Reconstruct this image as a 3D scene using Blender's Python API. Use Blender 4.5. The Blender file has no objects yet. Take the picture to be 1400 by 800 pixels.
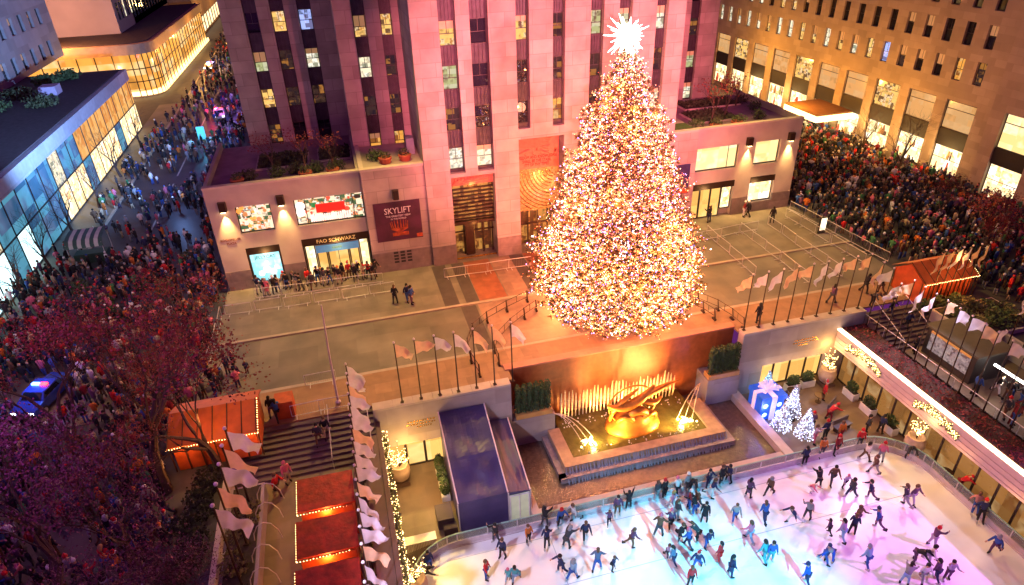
import bpy, math, random
from math import sin, cos, pi
from mathutils import Vector, Matrix
R = math.radians
sc = bpy.context.scene
COL = sc.collection
rnd = random.Random(11)

# ------------------------------------------------------------------ camera
def make_camera():
    yaw, pitch, roll = R(14.17574), R(-30.47996), R(-1.97098)
    f = Vector((sin(yaw)*cos(pitch), cos(yaw)*cos(pitch), sin(pitch)))
    r = Vector((cos(yaw), -sin(yaw), 0)); u = r.cross(f)
    r2 = r*cos(roll)+u*sin(roll); u2 = -r*sin(roll)+u*cos(roll)
    cd = bpy.data.cameras.new('camera'); cd.sensor_width = 36; cd.lens = 36*902.07/1400
    cd.clip_end = 2000
    co = bpy.data.objects.new('camera', cd); COL.objects.link(co)
    m = Matrix((r2, u2, -f)).transposed().to_4x4(); m.translation = (0, 0, 30)
    co.matrix_world = m
    sc.camera = co
make_camera()

# ------------------------------------------------------------------ world, exposure
sc.view_settings.view_transform = 'Standard'
sc.view_settings.look = 'None'
sc.view_settings.exposure = 0.0
sc.view_settings.gamma = 1.0
sc.view_settings.use_curve_mapping = False
sc.render.engine = 'CYCLES'
sc.cycles.use_denoising = True
sc.cycles.sample_clamp_indirect = 2.5
sc.cycles.sample_clamp_direct = 0
sc.cycles.max_bounces = 5
sc.cycles.diffuse_bounces = 2
sc.cycles.glossy_bounces = 2
sc.cycles.transmission_bounces = 3
sc.cycles.transparent_max_bounces = 6
sc.cycles.caustics_reflective = False
sc.cycles.caustics_refractive = False
sc.cycles.use_light_tree = True

w = bpy.data.worlds.new("World"); sc.world = w; w.use_nodes = True
nt = w.node_tree; nt.nodes.clear()
sky = nt.nodes.new('ShaderNodeTexSky'); sky.sky_type = 'NISHITA'; sky.sun_disc = False
sky.sun_elevation = R(-4); sky.sun_rotation = R(250)
b1 = nt.nodes.new('ShaderNodeBackground'); b1.inputs['Strength'].default_value = 0.12
nt.links.new(sky.outputs[0], b1.inputs['Color'])
b2 = nt.nodes.new('ShaderNodeBackground')        # violet glow of the city under a night sky
b2.inputs['Color'].default_value = (0.34, 0.06, 0.42, 1); b2.inputs['Strength'].default_value = 0.32
ad = nt.nodes.new('ShaderNodeAddShader'); wo = nt.nodes.new('ShaderNodeOutputWorld')
nt.links.new(b1.outputs[0], ad.inputs[0]); nt.links.new(b2.outputs[0], ad.inputs[1]); nt.links.new(ad.outputs[0], wo.inputs[0])

# ------------------------------------------------------------------ lamps
def point(name, loc, col, watts, radius=0.15):
    l = bpy.data.lights.new(name, 'POINT'); l.color = col; l.energy = watts; l.shadow_soft_size = radius
    o = bpy.data.objects.new(name, l); o.location = loc; COL.objects.link(o); return o
def spot(name, loc, target, col, watts, angle=60, blend=.6, radius=0.2):
    l = bpy.data.lights.new(name, 'SPOT'); l.color = col; l.energy = watts; l.shadow_soft_size = radius
    l.spot_size = R(angle); l.spot_blend = blend
    o = bpy.data.objects.new(name, l); o.location = loc
    d = Vector(target)-Vector(loc); o.rotation_euler = d.to_track_quat('-Z', 'Y').to_euler()
    COL.objects.link(o); return o
def sun(name, col, strength, angle, elev, azim):
    l = bpy.data.lights.new(name, 'SUN'); l.color = col; l.energy = strength; l.angle = R(angle)
    o = bpy.data.objects.new(name, l); o.rotation_euler = (R(90-elev), 0, R(azim)); COL.objects.link(o)
PINK = (1, .19, .255); WARM = (1, .62, .28); AMBER = (1, .45, .12)
# rooftop floods that wash the tower's front
spot('tower_floodlight', (6, 6, 27), (19, 56, 16), PINK, 260000, 38, .7, .4)
spot('tower_floodlight', (34, 6, 27), (24, 56, 17), PINK, 165000, 44, .7, .4)
spot('wing_floodlight', (8, 22, 18), (-5.5, 57, 5), (1, .3, .22), 24000, 27, .8, .3)
spot('wing_floodlight', (34, 22, 18), (40, 57.5, 5), (1, .3, .22), 20000, 25, .8, .3)
spot('plaza_floodlight', (36, 57, 31), (40, 46, 0), (1, .68, .15), 36000, 75, .8, .5)
spot('plaza_floodlight', (3, 55.5, 31), (-1, 46, 0), (1, .66, .15), 36000, 72, .8, .5)
# rink floods: cool white and cyan from the near side, pink from the right
spot('rink_floodlight', (20, -2, 14), (17.5, 17.2, -6), (.06, .68, 1), 125000, 38, .9, .25)
spot('rink_floodlight', (46, 8, 12), (32.5, 19, -6), (.8, .22, 1), 32000, 38, .8, .25)
spot('rink_floodlight', (-6, 16, 14), (15, 27, -6), (.74, .68, 1), 19000, 66, .8, .3)
spot('rink_floodlight', (41, 34, 9), (32, 27, -6), (.8, .72, 1), 6500, 75, .8, .3)

# ------------------------------------------------------------------ materials
MATS = {}
def mat(name, col=(.5, .5, .5), rough=.7, metal=0, var=.12, scale=1.5, emit=None, power=0,
        brick=None, pattern=None, alpha=1, spec=.5, sample=True, bump=0, trans=0):
    if name in MATS: return MATS[name]
    m = bpy.data.materials.new(name); m.use_nodes = True; MATS[name] = m
    n, l = m.node_tree.nodes, m.node_tree.links
    bs = n['Principled BSDF']
    bs.inputs['Roughness'].default_value = rough; bs.inputs['Metallic'].default_value = metal
    bs.inputs['Specular IOR Level'].default_value = spec
    if trans: bs.inputs['Transmission Weight'].default_value = trans
    if alpha < 1: bs.inputs['Alpha'].default_value = alpha
    c4 = lambda c, k=1: (min(1, c[0]*k), min(1, c[1]*k), min(1, c[2]*k), 1)
    geo = n.new('ShaderNodeNewGeometry')
    src = None
    if col == 'object':
        oi = n.new('ShaderNodeObjectInfo'); src = oi.outputs['Color']
    elif col == 'attr':
        at = n.new('ShaderNodeAttribute'); at.attribute_name = 'Col'; src = at.outputs['Color']
    if src is not None:
        l.new(src, bs.inputs['Base Color'])
    else:
        noi = n.new('ShaderNodeTexNoise'); noi.inputs['Scale'].default_value = scale; noi.inputs['Detail'].default_value = 5
        l.new(geo.outputs['Position'], noi.inputs['Vector'])
        rp = n.new('ShaderNodeValToRGB')
        rp.color_ramp.elements[0].position = .3; rp.color_ramp.elements[0].color = c4(col, 1-var)
        rp.color_ramp.elements[1].position = .7; rp.color_ramp.elements[1].color = c4(col, 1+var)
        l.new(noi.outputs['Fac'], rp.inputs['Fac'])
        out = rp.outputs['Color']
        if brick:
            bw, bh, mk, plane = brick[:4]
            sp = n.new('ShaderNodeSeparateXYZ'); l.new(geo.outputs['Position'], sp.inputs[0])
            cb = n.new('ShaderNodeCombineXYZ')
            if plane == 'wall':
                a = n.new('ShaderNodeMath'); a.operation = 'ADD'
                l.new(sp.outputs['X'], a.inputs[0]); l.new(sp.outputs['Y'], a.inputs[1])
                l.new(a.outputs[0], cb.inputs['X']); l.new(sp.outputs['Z'], cb.inputs['Y'])
            else:
                l.new(sp.outputs['X'], cb.inputs['X']); l.new(sp.outputs['Y'], cb.inputs['Y'])
            br = n.new('ShaderNodeTexBrick'); br.inputs['Scale'].default_value = 1
            br.inputs['Brick Width'].default_value = bw; br.inputs['Row Height'].default_value = bh
            br.inputs['Mortar Size'].default_value = brick[4] if len(brick) > 4 else .018; br.inputs['Mortar Smooth'].default_value = .3
            br.inputs['Color1'].default_value = (1.0, 1, 1, 1); br.inputs['Color2'].default_value = (.76, .75, .74, 1)
            br.inputs['Mortar'].default_value = (mk, mk, mk, 1)
            l.new(cb.outputs[0], br.inputs['Vector'])
            mx = n.new('ShaderNodeMix'); mx.data_type = 'RGBA'; mx.blend_type = 'MULTIPLY'; mx.inputs['Factor'].default_value = 1
            l.new(out, mx.inputs['A']); l.new(br.outputs['Color'], mx.inputs['B']); out = mx.outputs['Result']
        l.new(out, bs.inputs['Base Color'])
        if bump:
            bp = n.new('ShaderNodeBump'); bp.inputs['Strength'].default_value = bump; bp.inputs['Distance'].default_value = .1
            nb = n.new('ShaderNodeTexNoise'); nb.inputs['Scale'].default_value = scale*3; nb.inputs['Detail'].default_value = 3
            l.new(geo.outputs['Position'], nb.inputs['Vector'])
            l.new(nb.outputs['Fac'], bp.inputs['Height']); l.new(bp.outputs['Normal'], bs.inputs['Normal'])
    if emit:
        bs.inputs['Emission Strength'].default_value = power
        if pattern:   # the room or the goods seen through a lit pane: blocks of brighter and darker things
            psc, dark, accents = pattern
            mp = n.new('ShaderNodeMapping'); mp.inputs['Scale'].default_value = psc; mp.inputs['Location'].default_value = (.37, .21, .43)
            l.new(geo.outputs['Position'], mp.inputs['Vector'])
            fl = n.new('ShaderNodeVectorMath'); fl.operation = 'FLOOR'; l.new(mp.outputs[0], fl.inputs[0])
            wn = n.new('ShaderNodeTexWhiteNoise'); wn.noise_dimensions = '3D'; l.new(fl.outputs[0], wn.inputs['Vector'])
            n2 = n.new('ShaderNodeTexNoise'); n2.inputs['Scale'].default_value = max(psc)*.9; n2.inputs['Detail'].default_value = 1.5
            l.new(geo.outputs['Position'], n2.inputs['Vector'])
            mxn = n.new('ShaderNodeMath'); mxn.operation = 'MULTIPLY_ADD'; l.new(n2.outputs['Fac'], mxn.inputs[0]); mxn.inputs[1].default_value = .8
            hw = n.new('ShaderNodeMath'); hw.operation = 'MULTIPLY_ADD'; l.new(wn.outputs['Value'], hw.inputs[0]); hw.inputs[1].default_value = .9; hw.inputs[2].default_value = -.3
            l.new(hw.outputs[0], mxn.inputs[2])
            rp2 = n.new('ShaderNodeValToRGB'); rp2.color_ramp.interpolation = 'LINEAR'
            cols = [tuple(c*dark for c in emit), emit, emit] + list(accents)
            els = rp2.color_ramp.elements
            els[0].position = 0; els[0].color = c4(cols[0])
            els[1].position = .22; els[1].color = c4(cols[1])
            for i, cc in enumerate(cols[2:]):
                e = els.new(.45+.55*i/max(1, len(cols)-2)); e.color = c4(cc)
            l.new(mxn.outputs[0], rp2.inputs['Fac'])
            l.new(rp2.outputs['Color'], bs.inputs['Emission Color'])
        else:
            bs.inputs['Emission Color'].default_value = (*emit, 1)
        if not sample: m.cycles.emission_sampling = 'NONE'
    return m

lime = mat('limestone', (.43, .36, .31), .85, var=.2, scale=.55, brick=(2.4, 1.18, .58, 'wall', .022))
limeplain = mat('limestone_plain', (.42, .36, .31), .85, var=.12, scale=.6)
limedado = mat('granite_dado', (.24, .19, .18), .55, var=.18, scale=2, brick=(2.4, 1.0, .7, 'wall'))
spandrel = mat('dark_spandrel', (.055, .04, .05), .45, metal=.3, var=.3, scale=2)
sandst = mat('warm_limestone', (.42, .33, .24), .85, var=.14, scale=.3, brick=(1.6, .8, .8, 'wall'))
frame_m = mat('dark_window_frame', (.05, .035, .035), .4, metal=.4)
bronze = mat('dark_bronze', (.06, .035, .025), .4, metal=.7)
gilt = mat('gilded_bronze', (.85, .5, .12), .25, metal=.9, var=.15, scale=4)
darkglass = mat('dark_glass', (.012, .012, .018), .03, var=.3, spec=.9)
steel = mat('galvanised_steel', (.66, .62, .62), .4, metal=.35)
white_m = mat('white_paint', (.8, .78, .76), .5)
black_m = mat('black_paint', (.02, .02, .022), .5)
plaza_m = mat('plaza_paving', (.23, .19, .15), .6, var=.25, scale=.5, brick=(1.5, 1.5, .84, 'floor', .02), bump=.05)
street_m = mat('street_paving', (.21, .18, .14), .5, var=.28, scale=.35, brick=(3.0, 2.2, .88, 'floor', .015), bump=.04)
asphalt = mat('asphalt', (.055, .05, .055), .6, var=.25, scale=.8, bump=.1)
kerb_m = mat('kerb_stone', (.42, .34, .27), .7)
orangepave = mat('warm_granite_paving', (.36, .2, .11), .6, var=.15, scale=1.2, brick=(1.2, 1.2, .8, 'floor'))
darkpave = mat('dark_granite_paving', (.1, .075, .07), .5, var=.15, scale=1.5, brick=(1.0, 1.0, .8, 'floor'))
redpave = mat('red_granite_paving', (.36, .11, .055), .5, var=.2, scale=1.5, brick=(1.0, 1.0, .85, 'floor'))
pinkpave = mat('pink_granite_paving', (.35, .21, .16), .5, var=.15, scale=1.5, brick=(1.6, 1.6, .85, 'floor'))
terrace_m = mat('terrace_paving', (.22, .155, .11), .5, var=.14, scale=.9, brick=(1.2, 1.2, .85, 'floor'))
redgranite = mat('red_granite', (.42, .11, .035), .45, var=.18, scale=2.5, brick=(2.6, 1.6, .85, 'wall', .012))
wallpale = mat('pale_stone_wall', (.44, .37, .35), .75, var=.12, scale=.8, brick=(2.6, 1.3, .86, 'wall'))
coping_m = mat('stone_coping', (.5, .42, .36), .7, var=.1)
ice_m = mat('ice_sheet', (.86, .88, .9), .28, var=.05, scale=.7, bump=.03)
roof_m = mat('roof_gravel', (.05, .04, .05), .9, var=.3, scale=2)
hedge_m = mat('hedge_leaves', (.05, .085, .025), .7, var=.5, scale=4)
shrub_m = mat('shrub_leaves', (.045, .055, .02), .7, var=.5, scale=3)
leafgold = mat('pale_shrub_leaves', (.16, .15, .05), .7, var=.5, scale=3)
redleaf = mat('autumn_leaves', (.22, .035, .03), .7, var=.5, scale=1.2)
bark = mat('bark', (.06, .035, .028), .9, var=.3, scale=5)
soil = mat('planting_soil', (.035, .025, .02), .95, var=.4, scale=4)
terracotta = mat('terracotta', (.42, .11, .05), .8)
LIT = {
 'warm': mat('lit_room_warm', (.02, .015, .01), .1, emit=(1, .58, .16), power=1.15, pattern=((2.2, 2.2, 2.6), .4, [(.5, .2, .04), (1, .72, .4), (.16, .08, .03)])),
 'white': mat('lit_room_white', (.02, .02, .02), .1, emit=(1, .86, .58), power=1.2, pattern=((2, 2, 2.4), .3, [(.5, .4, .25), (1, .95, .8), (.3, .3, .2)])),
 'orange': mat('lit_room_orange', (.02, .01, .01), .1, emit=(1, .42, .07), power=.95, pattern=((2, 2, 2), .4, [(.8, .5, .2), (.3, .1, .02)])),
 'green': mat('lit_room_green', (.02, .02, .01), .1, emit=(.62, .66, .3), power=.8, pattern=((2.4, 2.4, 2.4), .2, [(.2, .15, .08), (.8, .8, .5)])),
 'dim': mat('dim_room', (.015, .012, .015), .06, emit=(.10, .05, .035), power=.5, pattern=((1.6, 1.6, 2.2), .3, [(.05, .03, .03), (.03, .02, .03), (.75, .3, .06)])),
 'blue': mat('lit_room_blue', (.02, .02, .03), .1, emit=(.4, .5, 1), power=1.2, pattern=((2.5, 2.5, 2.5), .25, [(.7, .6, 1), (.15, .15, .3)])),
 'dark': darkglass,
}
LIT['amberpanel'] = mat('amber_glass_panel', (.04, .02, .01), .1, emit=(1, .48, .12), power=1.0, pattern=((1.3, 1.3, .3), .5, [(1, .6, .22), (.8, .3, .06)]))
shoplit = mat('shop_window_bright', (.03, .03, .03), .1, emit=(1, .76, .36), power=1.9, pattern=((1.6, 1.6, 1.2), .5, [(1, .85, .55), (1, .62, .25), (.8, .4, .14), (1, .9, .7)]))
shopcream = mat('shop_window_cream', (.03, .03, .03), .1, emit=(1, .72, .3), power=1.5, pattern=((.5, .5, 1.0), .75, [(1, .82, .5), (.9, .6, .22)]))
blind_m = mat('pale_blind', (.4, .3, .2), .8, emit=(1, .5, .18), power=.28)
lampglow = mat('lamp_glow', (1, .8, .5), .5, emit=(1, .75, .35), power=14)
ledstrip = mat('led_strip', (1, .9, .8), .5, emit=(1, .66, .38), power=7)
whiteglow = mat('white_tube', (1, 1, 1), .5, emit=(1, .93, .85), power=9)
fairy = mat('fairy_light_warm', (1, .8, .4), .5, emit=(1, .66, .25), power=9, sample=False)
fairywhite = mat('fairy_light_white', (1, 1, 1), .5, emit=(.75, .8, 1), power=6, sample=False)
cloth = mat('cloth', 'object', .85)
def leafy(name, col, tl=.5, var=.5):
    m = mat(name, col, .7, var=var, scale=3); n, l = m.node_tree.nodes, m.node_tree.links
    bs = n['Principled BSDF']; tb = n.new('ShaderNodeBsdfTranslucent'); mx = n.new('ShaderNodeMixShader'); mx.inputs[0].default_value = tl
    src = bs.inputs['Base Color'].links[0].from_socket; l.new(src, tb.inputs['Color']); out = n['Material Output']
    l.new(bs.outputs[0], mx.inputs[1]); l.new(tb.outputs[0], mx.inputs[2]); l.new(mx.outputs[0], out.inputs['Surface']); return m
skin_m = mat('skin', (.5, .28, .2), .6)

# ------------------------------------------------------------------ mesh builder
class MB:
    def __init__(s): s.v = []; s.f = []; s.mi = []
    def box(s, x0, x1, y0, y1, z0, z1, mi=0):
        if x0 > x1: x0, x1 = x1, x0
        if y0 > y1: y0, y1 = y1, y0
        if z0 > z1: z0, z1 = z1, z0
        b = len(s.v)
        s.v += [(x0,y0,z0),(x1,y0,z0),(x1,y1,z0),(x0,y1,z0),(x0,y0,z1),(x1,y0,z1),(x1,y1,z1),(x0,y1,z1)]
        s.f += [(b,b+3,b+2,b+1),(b+4,b+5,b+6,b+7),(b,b+1,b+5,b+4),(b+1,b+2,b+6,b+5),(b+2,b+3,b+7,b+6),(b+3,b,b+4,b+7)]
        s.mi += [mi]*6; return s
    def quad(s, *p, mi=0):
        b = len(s.v); s.v += [tuple(q) for q in p]; s.f.append(tuple(range(b, b+len(p)))); s.mi.append(mi); return s
    def prism(s, poly, z0, z1, mi=0):
        n = len(poly); b = len(s.v)
        s.v += [(x, y, z0) for x, y in poly]+[(x, y, z1) for x, y in poly]
        s.f.append(tuple(range(b+n-1, b-1, -1))); s.f.append(tuple(range(b+n, b+2*n)))
        for i in range(n):
            j = (i+1) % n; s.f.append((b+i, b+j, b+n+j, b+n+i))
        s.mi += [mi]*(n+2); return s
    def tube(s, pts, r, n=6, mi=0, cap=True):
        pts = [Vector(p) for p in pts]
        rr = r if isinstance(r, (list, tuple)) else [r]*len(pts)
        rings = []
        for i, p in enumerate(pts):
            d = (pts[min(i+1, len(pts)-1)]-pts[max(i-1, 0)])
            if d.length < 1e-9: d = Vector((0, 0, 1))
            d.normalize()
            a = d.orthogonal().normalized() if abs(d.z) > .95 else d.cross(Vector((0, 0, 1))).normalized()
            if abs(d.z) > .95: a = (Vector((1, 0, 0))-d*d.x).normalized()
            c = d.cross(a)
            b = len(s.v)
            for k in range(n):
                t = 2*pi*k/n; s.v.append(tuple(p+(a*cos(t)+c*sin(t))*rr[i]))
            rings.append(b)
        for b0, b1 in zip(rings, rings[1:]):
            for k in range(n):
                s.f.append((b0+k, b0+(k+1) % n, b1+(k+1) % n, b1+k)); s.mi.append(mi)
        if cap:
            s.f.append(tuple(rings[0]+k for k in range(n-1, -1, -1))); s.f.append(tuple(rings[-1]+k for k in range(n))); s.mi += [mi, mi]
        return s
    def lathe(s, prof, c=(0, 0, 0), n=14, mi=0):
        rings = []
        for r, z in prof:
            b = len(s.v); rings.append(b)
            for k in range(n):
                t = 2*pi*k/n; s.v.append((c[0]+r*cos(t), c[1]+r*sin(t), c[2]+z))
        for b0, b1 in zip(rings, rings[1:]):
            for k in range(n):
                s.f.append((b0+k, b0+(k+1) % n, b1+(k+1) % n, b1+k)); s.mi.append(mi)
        s.f.append(tuple(rings[0]+k for k in range(n-1, -1, -1))); s.f.append(tuple(rings[-1]+k for k in range(n))); s.mi += [mi, mi]
        return s
    def ball(s, c, r, n=8, m=5, mi=0, sq=(1, 1, 1)):
        prof = []
        b0 = len(s.v)
        s.lathe([(max(.001, sin(pi*i/m))*r, -cos(pi*i/m)*r) for i in range(m+1)], (0, 0, 0), n, mi)
        for i in range(b0, len(s.v)):
            x, y, z = s.v[i]; s.v[i] = (c[0]+x*sq[0], c[1]+y*sq[1], c[2]+z*sq[2])
        return s
    def octa(s, c, r, mi=0):
        b = len(s.v); x, y, z = c
        s.v += [(x+r, y, z), (x-r, y, z), (x, y+r, z), (x, y-r, z), (x, y, z+r), (x, y, z-r)]
        for t in ((0,2,4),(2,1,4),(1,3,4),(3,0,4),(2,0,5),(1,2,5),(3,1,5),(0,3,5)): s.f.append(tuple(b+i for i in t))
        s.mi += [mi]*8; return s
    def leafball(s, c, rad, n, size, r=rnd, hollow=.55, mi=0):
        for _ in range(n):
            d = Vector((r.gauss(0, 1), r.gauss(0, 1), r.gauss(0, 1))).normalized()*(hollow+(1-hollow)*r.random())
            p = Vector((c[0]+d.x*rad[0], c[1]+d.y*rad[1], c[2]+d.z*rad[2]))
            a = Vector((r.gauss(0, 1), r.gauss(0, 1), r.gauss(0, 1))).normalized(); b = a.orthogonal().normalized()
            sz = size*(.6+.8*r.random())
            s.quad(p-a*sz, p+b*sz*.6, p+a*sz, p-b*sz*.6, mi=mi)
        return s
    def build(s, name, mats, parent=None, smooth=False):
        off = Vector((0, 0, 0))
        p = parent
        while p is not None: off += p.location; p = p.parent
        me = bpy.data.meshes.new(name)
        me.from_pydata([(x-off.x, y-off.y, z-off.z) for x, y, z in s.v], [], s.f)
        mats = mats if isinstance(mats, (list, tuple)) else [mats]
        for m in mats: me.materials.append(m)
        if len(mats) > 1: me.polygons.foreach_set('material_index', s.mi)
        if smooth: me.polygons.foreach_set('use_smooth', [True]*len(s.f))
        me.update()
        o = bpy.data.objects.new(name, me); COL.objects.link(o)
        if parent: o.parent = parent
        return o
    def top(s, name, mats, label, cat, group=None, smooth=False):
        xs = [v[0] for v in s.v]; ys = [v[1] for v in s.v]; z0 = min(v[2] for v in s.v)
        c = ((min(xs)+max(xs))/2, (min(ys)+max(ys))/2, z0)
        s.v = [(x-c[0], y-c[1], z-c[2]) for x, y, z in s.v]
        o = s.build(name, mats, None, smooth); o.location = c
        tag(o, label, cat, group); return o
    def struct(s, name, mats, smooth=False):
        o = s.build(name, mats, None, smooth); o['kind'] = 'structure'; return o
def tag(o, label=None, cat=None, group=None, kind=None):
    if label: o['label'] = label
    if cat: o['category'] = cat
    if group: o['group'] = group
    if kind: o['kind'] = kind
    return o
def thing(name, label, cat, loc=(0, 0, 0), group=None):
    o = bpy.data.objects.new(name, None); COL.objects.link(o); o.location = loc
    o.empty_display_size = .3
    return tag(o, label, cat, group)
def copy_tree(o, parent=None):
    c = o.copy(); COL.objects.link(c)
    if parent: c.parent = parent
    for ch in list(o.children): copy_tree(ch, c)
    return c
def place(proto, used, loc, rz=0, label=None, scale=1, group=None):
    o = copy_tree(proto) if used else proto
    o.location = loc; o.rotation_euler = (0, 0, rz); o.scale = (scale,)*3 if not isinstance(scale, tuple) else scale
    if label: o['label'] = label
    if group: o['group'] = group
    return o
ORD = ['first', 'second', 'third', 'fourth', 'fifth', 'sixth', 'seventh', 'eighth', 'ninth', 'tenth', 'eleventh', 'twelfth', 'thirteenth', 'fourteenth', 'fifteenth', 'sixteenth', 'seventeenth', 'eighteenth', 'nineteenth', 'twentieth', 'twenty-first', 'twenty-second', 'twenty-third', 'twenty-fourth', 'twenty-fifth', 'twenty-sixth', 'twenty-seventh', 'twenty-eighth', 'twenty-ninth', 'thirtieth']
def text(name, body, size, loc, mat_, parent=None, facing='-y', depth=.02, xs=1):
    cu = bpy.data.curves.new('t', 'FONT'); cu.body = body; cu.size = size; cu.extrude = depth; cu.align_x = 'CENTER'; cu.resolution_u = 2
    t = bpy.data.objects.new('t', cu); COL.objects.link(t)
    me = bpy.data.meshes.new_from_object(t.evaluated_get(bpy.context.evaluated_depsgraph_get()))
    bpy.data.objects.remove(t)
    rot = {'-y': Matrix.Rotation(pi/2, 4, 'X'), '-x': Matrix.Rotation(-pi/2, 4, 'Z') @ Matrix.Rotation(pi/2, 4, 'X')}[facing]
    me.transform(Matrix.Translation(loc) @ rot @ Matrix.Diagonal((xs, 1, 1, 1)))
    me.materials.clear(); me.materials.append(mat_)
    p = parent
    while p is not None: me.transform(Matrix.Translation(-p.location)); p = p.parent
    o = bpy.data.objects.new(name, me); COL.objects.link(o)
    if parent: o.parent = parent
    return o
# wall frames: u along the wall, n outwards, z up
def T_negy(y): return lambda u, n, z: (u, y-n, z)
def T_negx(x): return lambda u, n, z: (x-n, u, z)
def T_posx(x): return lambda u, n, z: (x+n, u, z)
def tbox(mb, T, u0, u1, n0, n1, z0, z1, mi=0):
    a = T(u0, n0, z0); b = T(u1, n1, z1)
    return mb.box(a[0], b[0], a[1], b[1], a[2], b[2], mi)
def window(parent, T, u0, u1, z0, z1, pane, depth=0., rail=.5, mull=True, fw=.07, blind=0, fm=frame_m, name='window', sill=True, transoms=(), mulls=()):
    """a frame ring with meeting rail and mullion; its pane (and blind) are children"""
    mb = MB()
    d0, d1 = depth, depth+.09
    tbox(mb, T, u0, u0+fw, d0, d1, z0, z1); tbox(mb, T, u1-fw, u1, d0, d1, z0, z1)
    tbox(mb, T, u0+fw, u1-fw, d0, d1, z1-fw, z1); tbox(mb, T, u0+fw, u1-fw, d0, d1+(.06 if sill else 0), z0, z0+fw)
    if rail: zr = z0+(z1-z0)*rail; tbox(mb, T, u0+fw, u1-fw, d0, d1-.02, zr-.03, zr+.03)
    if mull: um = (u0+u1)/2; tbox(mb, T, um-.025, um+.025, d0, d1-.03, (z0+(z1-z0)*rail+.03) if rail else z0+fw, z1-fw)
    for t in transoms: tbox(mb, T, u0+fw, u1-fw, d0, d1-.02, t-.04, t+.04)
    for t in mulls: tbox(mb, T, t-.035, t+.035, d0, d1-.03, z0+fw, z1-fw)
    w_ = mb.build(name, fm, parent)
    p = MB(); tbox(p, T, u0+fw-.02, u1-fw+.02, d0+.015, d0+.04, z0+fw-.02, z1-fw+.02)
    p.build('pane', pane, w_)
    if blind:
        b = MB(); tbox(b, T, u0+fw, u1-fw, d0+.042, d0+.05, z1-fw-(z1-z0)*blind, z1-fw); b.build('blind', blind_m, w_)
    return w_
# ================================================================== THE SETTING
# ground: one big sheet, with an opening for the sunken plaza and the lower promenades
m = MB()
for x0, x1, y0, y1 in ((-400, 500, 39.1, 700), (-400, -10, -80, 39.1), (47, 500, -80, 39.1), (-10, 8.85, 37.21, 39.1), (28.15, 47, 37.76, 39.1)):
    m.quad((x0, y0, -.03), (x1, y0, -.03), (x1, y1, -.03), (x0, y1, -.03))
m.struct('ground', asphalt)
m = MB(); m.quad((-27.5, 41.3, 0), (47, 41.3, 0), (47, 48.4, 0), (-27.5, 48.4, 0)); m.struct('plaza_street', street_m)
m = MB(); m.box(-12.4, 47, 48.7, 75, -.02, .115); m.struct('pavement', plaza_m)
m = MB(); m.box(-12.4, 47, 48.4, 48.7, -.02, .12); m.struct('kerb', kerb_m)
m = MB(); m.box(-10, 9.2, 37.2, 41.0, -.02, .115); m.box(28, 47, 37.75, 41.0, -.02, .115)
m.box(9.2, 28, 39.0, 41.0, -.02, .115); m.struct('pavement', orangepave)
m = MB(); m.box(-10, 47, 41.0, 41.3, -.02, .12); m.struct('kerb', kerb_m)
m = MB()                                   # stone bands that lead from the door to the tree
for x0, x1, mm in ((6.3, 7.6, 0), (8.2, 9.35, 0), (9.4, 11.9, 1), (12.0, 14.0, 2), (14.0, 15.3, 0), (15.4, 19.6, 1), (20, 22, 2)):
    m.quad((x0, 48.72, .119), (x1, 48.72, .119), (x1, 56.3, .119), (x0, 56.3, .119), mi=mm)
for x0, x1, mm in ((7.6, 8.9, 0), (9.1, 11.5, 2), (11.5, 27.5, 3)):
    m.quad((x0, 41.32, .004), (x1, 41.32, .004), (x1, 48.38, .004), (x0, 48.38, .004), mi=mm)
m.struct('paving_bands', [darkpave, redpave, pinkpave, pinkpave])
# left street with kerbs and a painted line, right street
m = MB(); m.box(-31.5, -27.6, 58, 135, -.02, .12); m.struct('pavement', street_m)
m = MB(); m.box(-27.6, -27.3, 58, 330, -.02, .14); m.struct('kerb', kerb_m)
m = MB(); m.quad((-27.3, 58, -.02), (-14, 58, -.02), (-14, 420, -.02), (-27.3, 420, -.02)); m.struct('road', mat('road_asphalt', (.075, .07, .08), .5, var=.25, scale=.5))
m = MB()
for k in range(12): m.quad((-22.2, 75+k*18, -.015), (-22.0, 75+k*18, -.015), (-22.0, 90+k*18, -.015), (-22.2, 90+k*18, -.015))
m.struct('lane_marking', mat('road_paint', (.5, .48, .45), .7))
m = MB(); m.box(63.5, 68, 40, 130, -.02, .12); m.struct('pavement', street_m)

# lower promenades beside the sunken plaza, with steps
m = MB(); m.quad((-10, -30, -1.5), (-.9, -30, -1.5), (-.9, 33.6, -1.5), (-10, 33.6, -1.5)); m.struct('lower_promenade', terrace_m)
m = MB(); m.quad((39.4, -30, -1.5), (47, -30, -1.5), (47, 33.6, -1.5), (39.4, 33.6, -1.5)); m.struct('lower_promenade', terrace_m)
stair_m = mat('dark_step_stone', (.11, .075, .08), .6)
for nm, x0, x1 in (('left', -10, -.96), ('right', 39.41, 47)):
    m = MB()
    for k in range(9): m.box(x0, x1, 33.6+.4*k, 37.2, -1.5+.165*k, -1.5+.165*(k+1))
    m.struct('steps', stair_m)
m = MB(); m.box(-10.3, -10, -30, 33.6, -1.6, .25); m.box(47, 47.3, -30, 33.6, -1.6, .25); m.struct('retaining_wall', coping_m)

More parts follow.
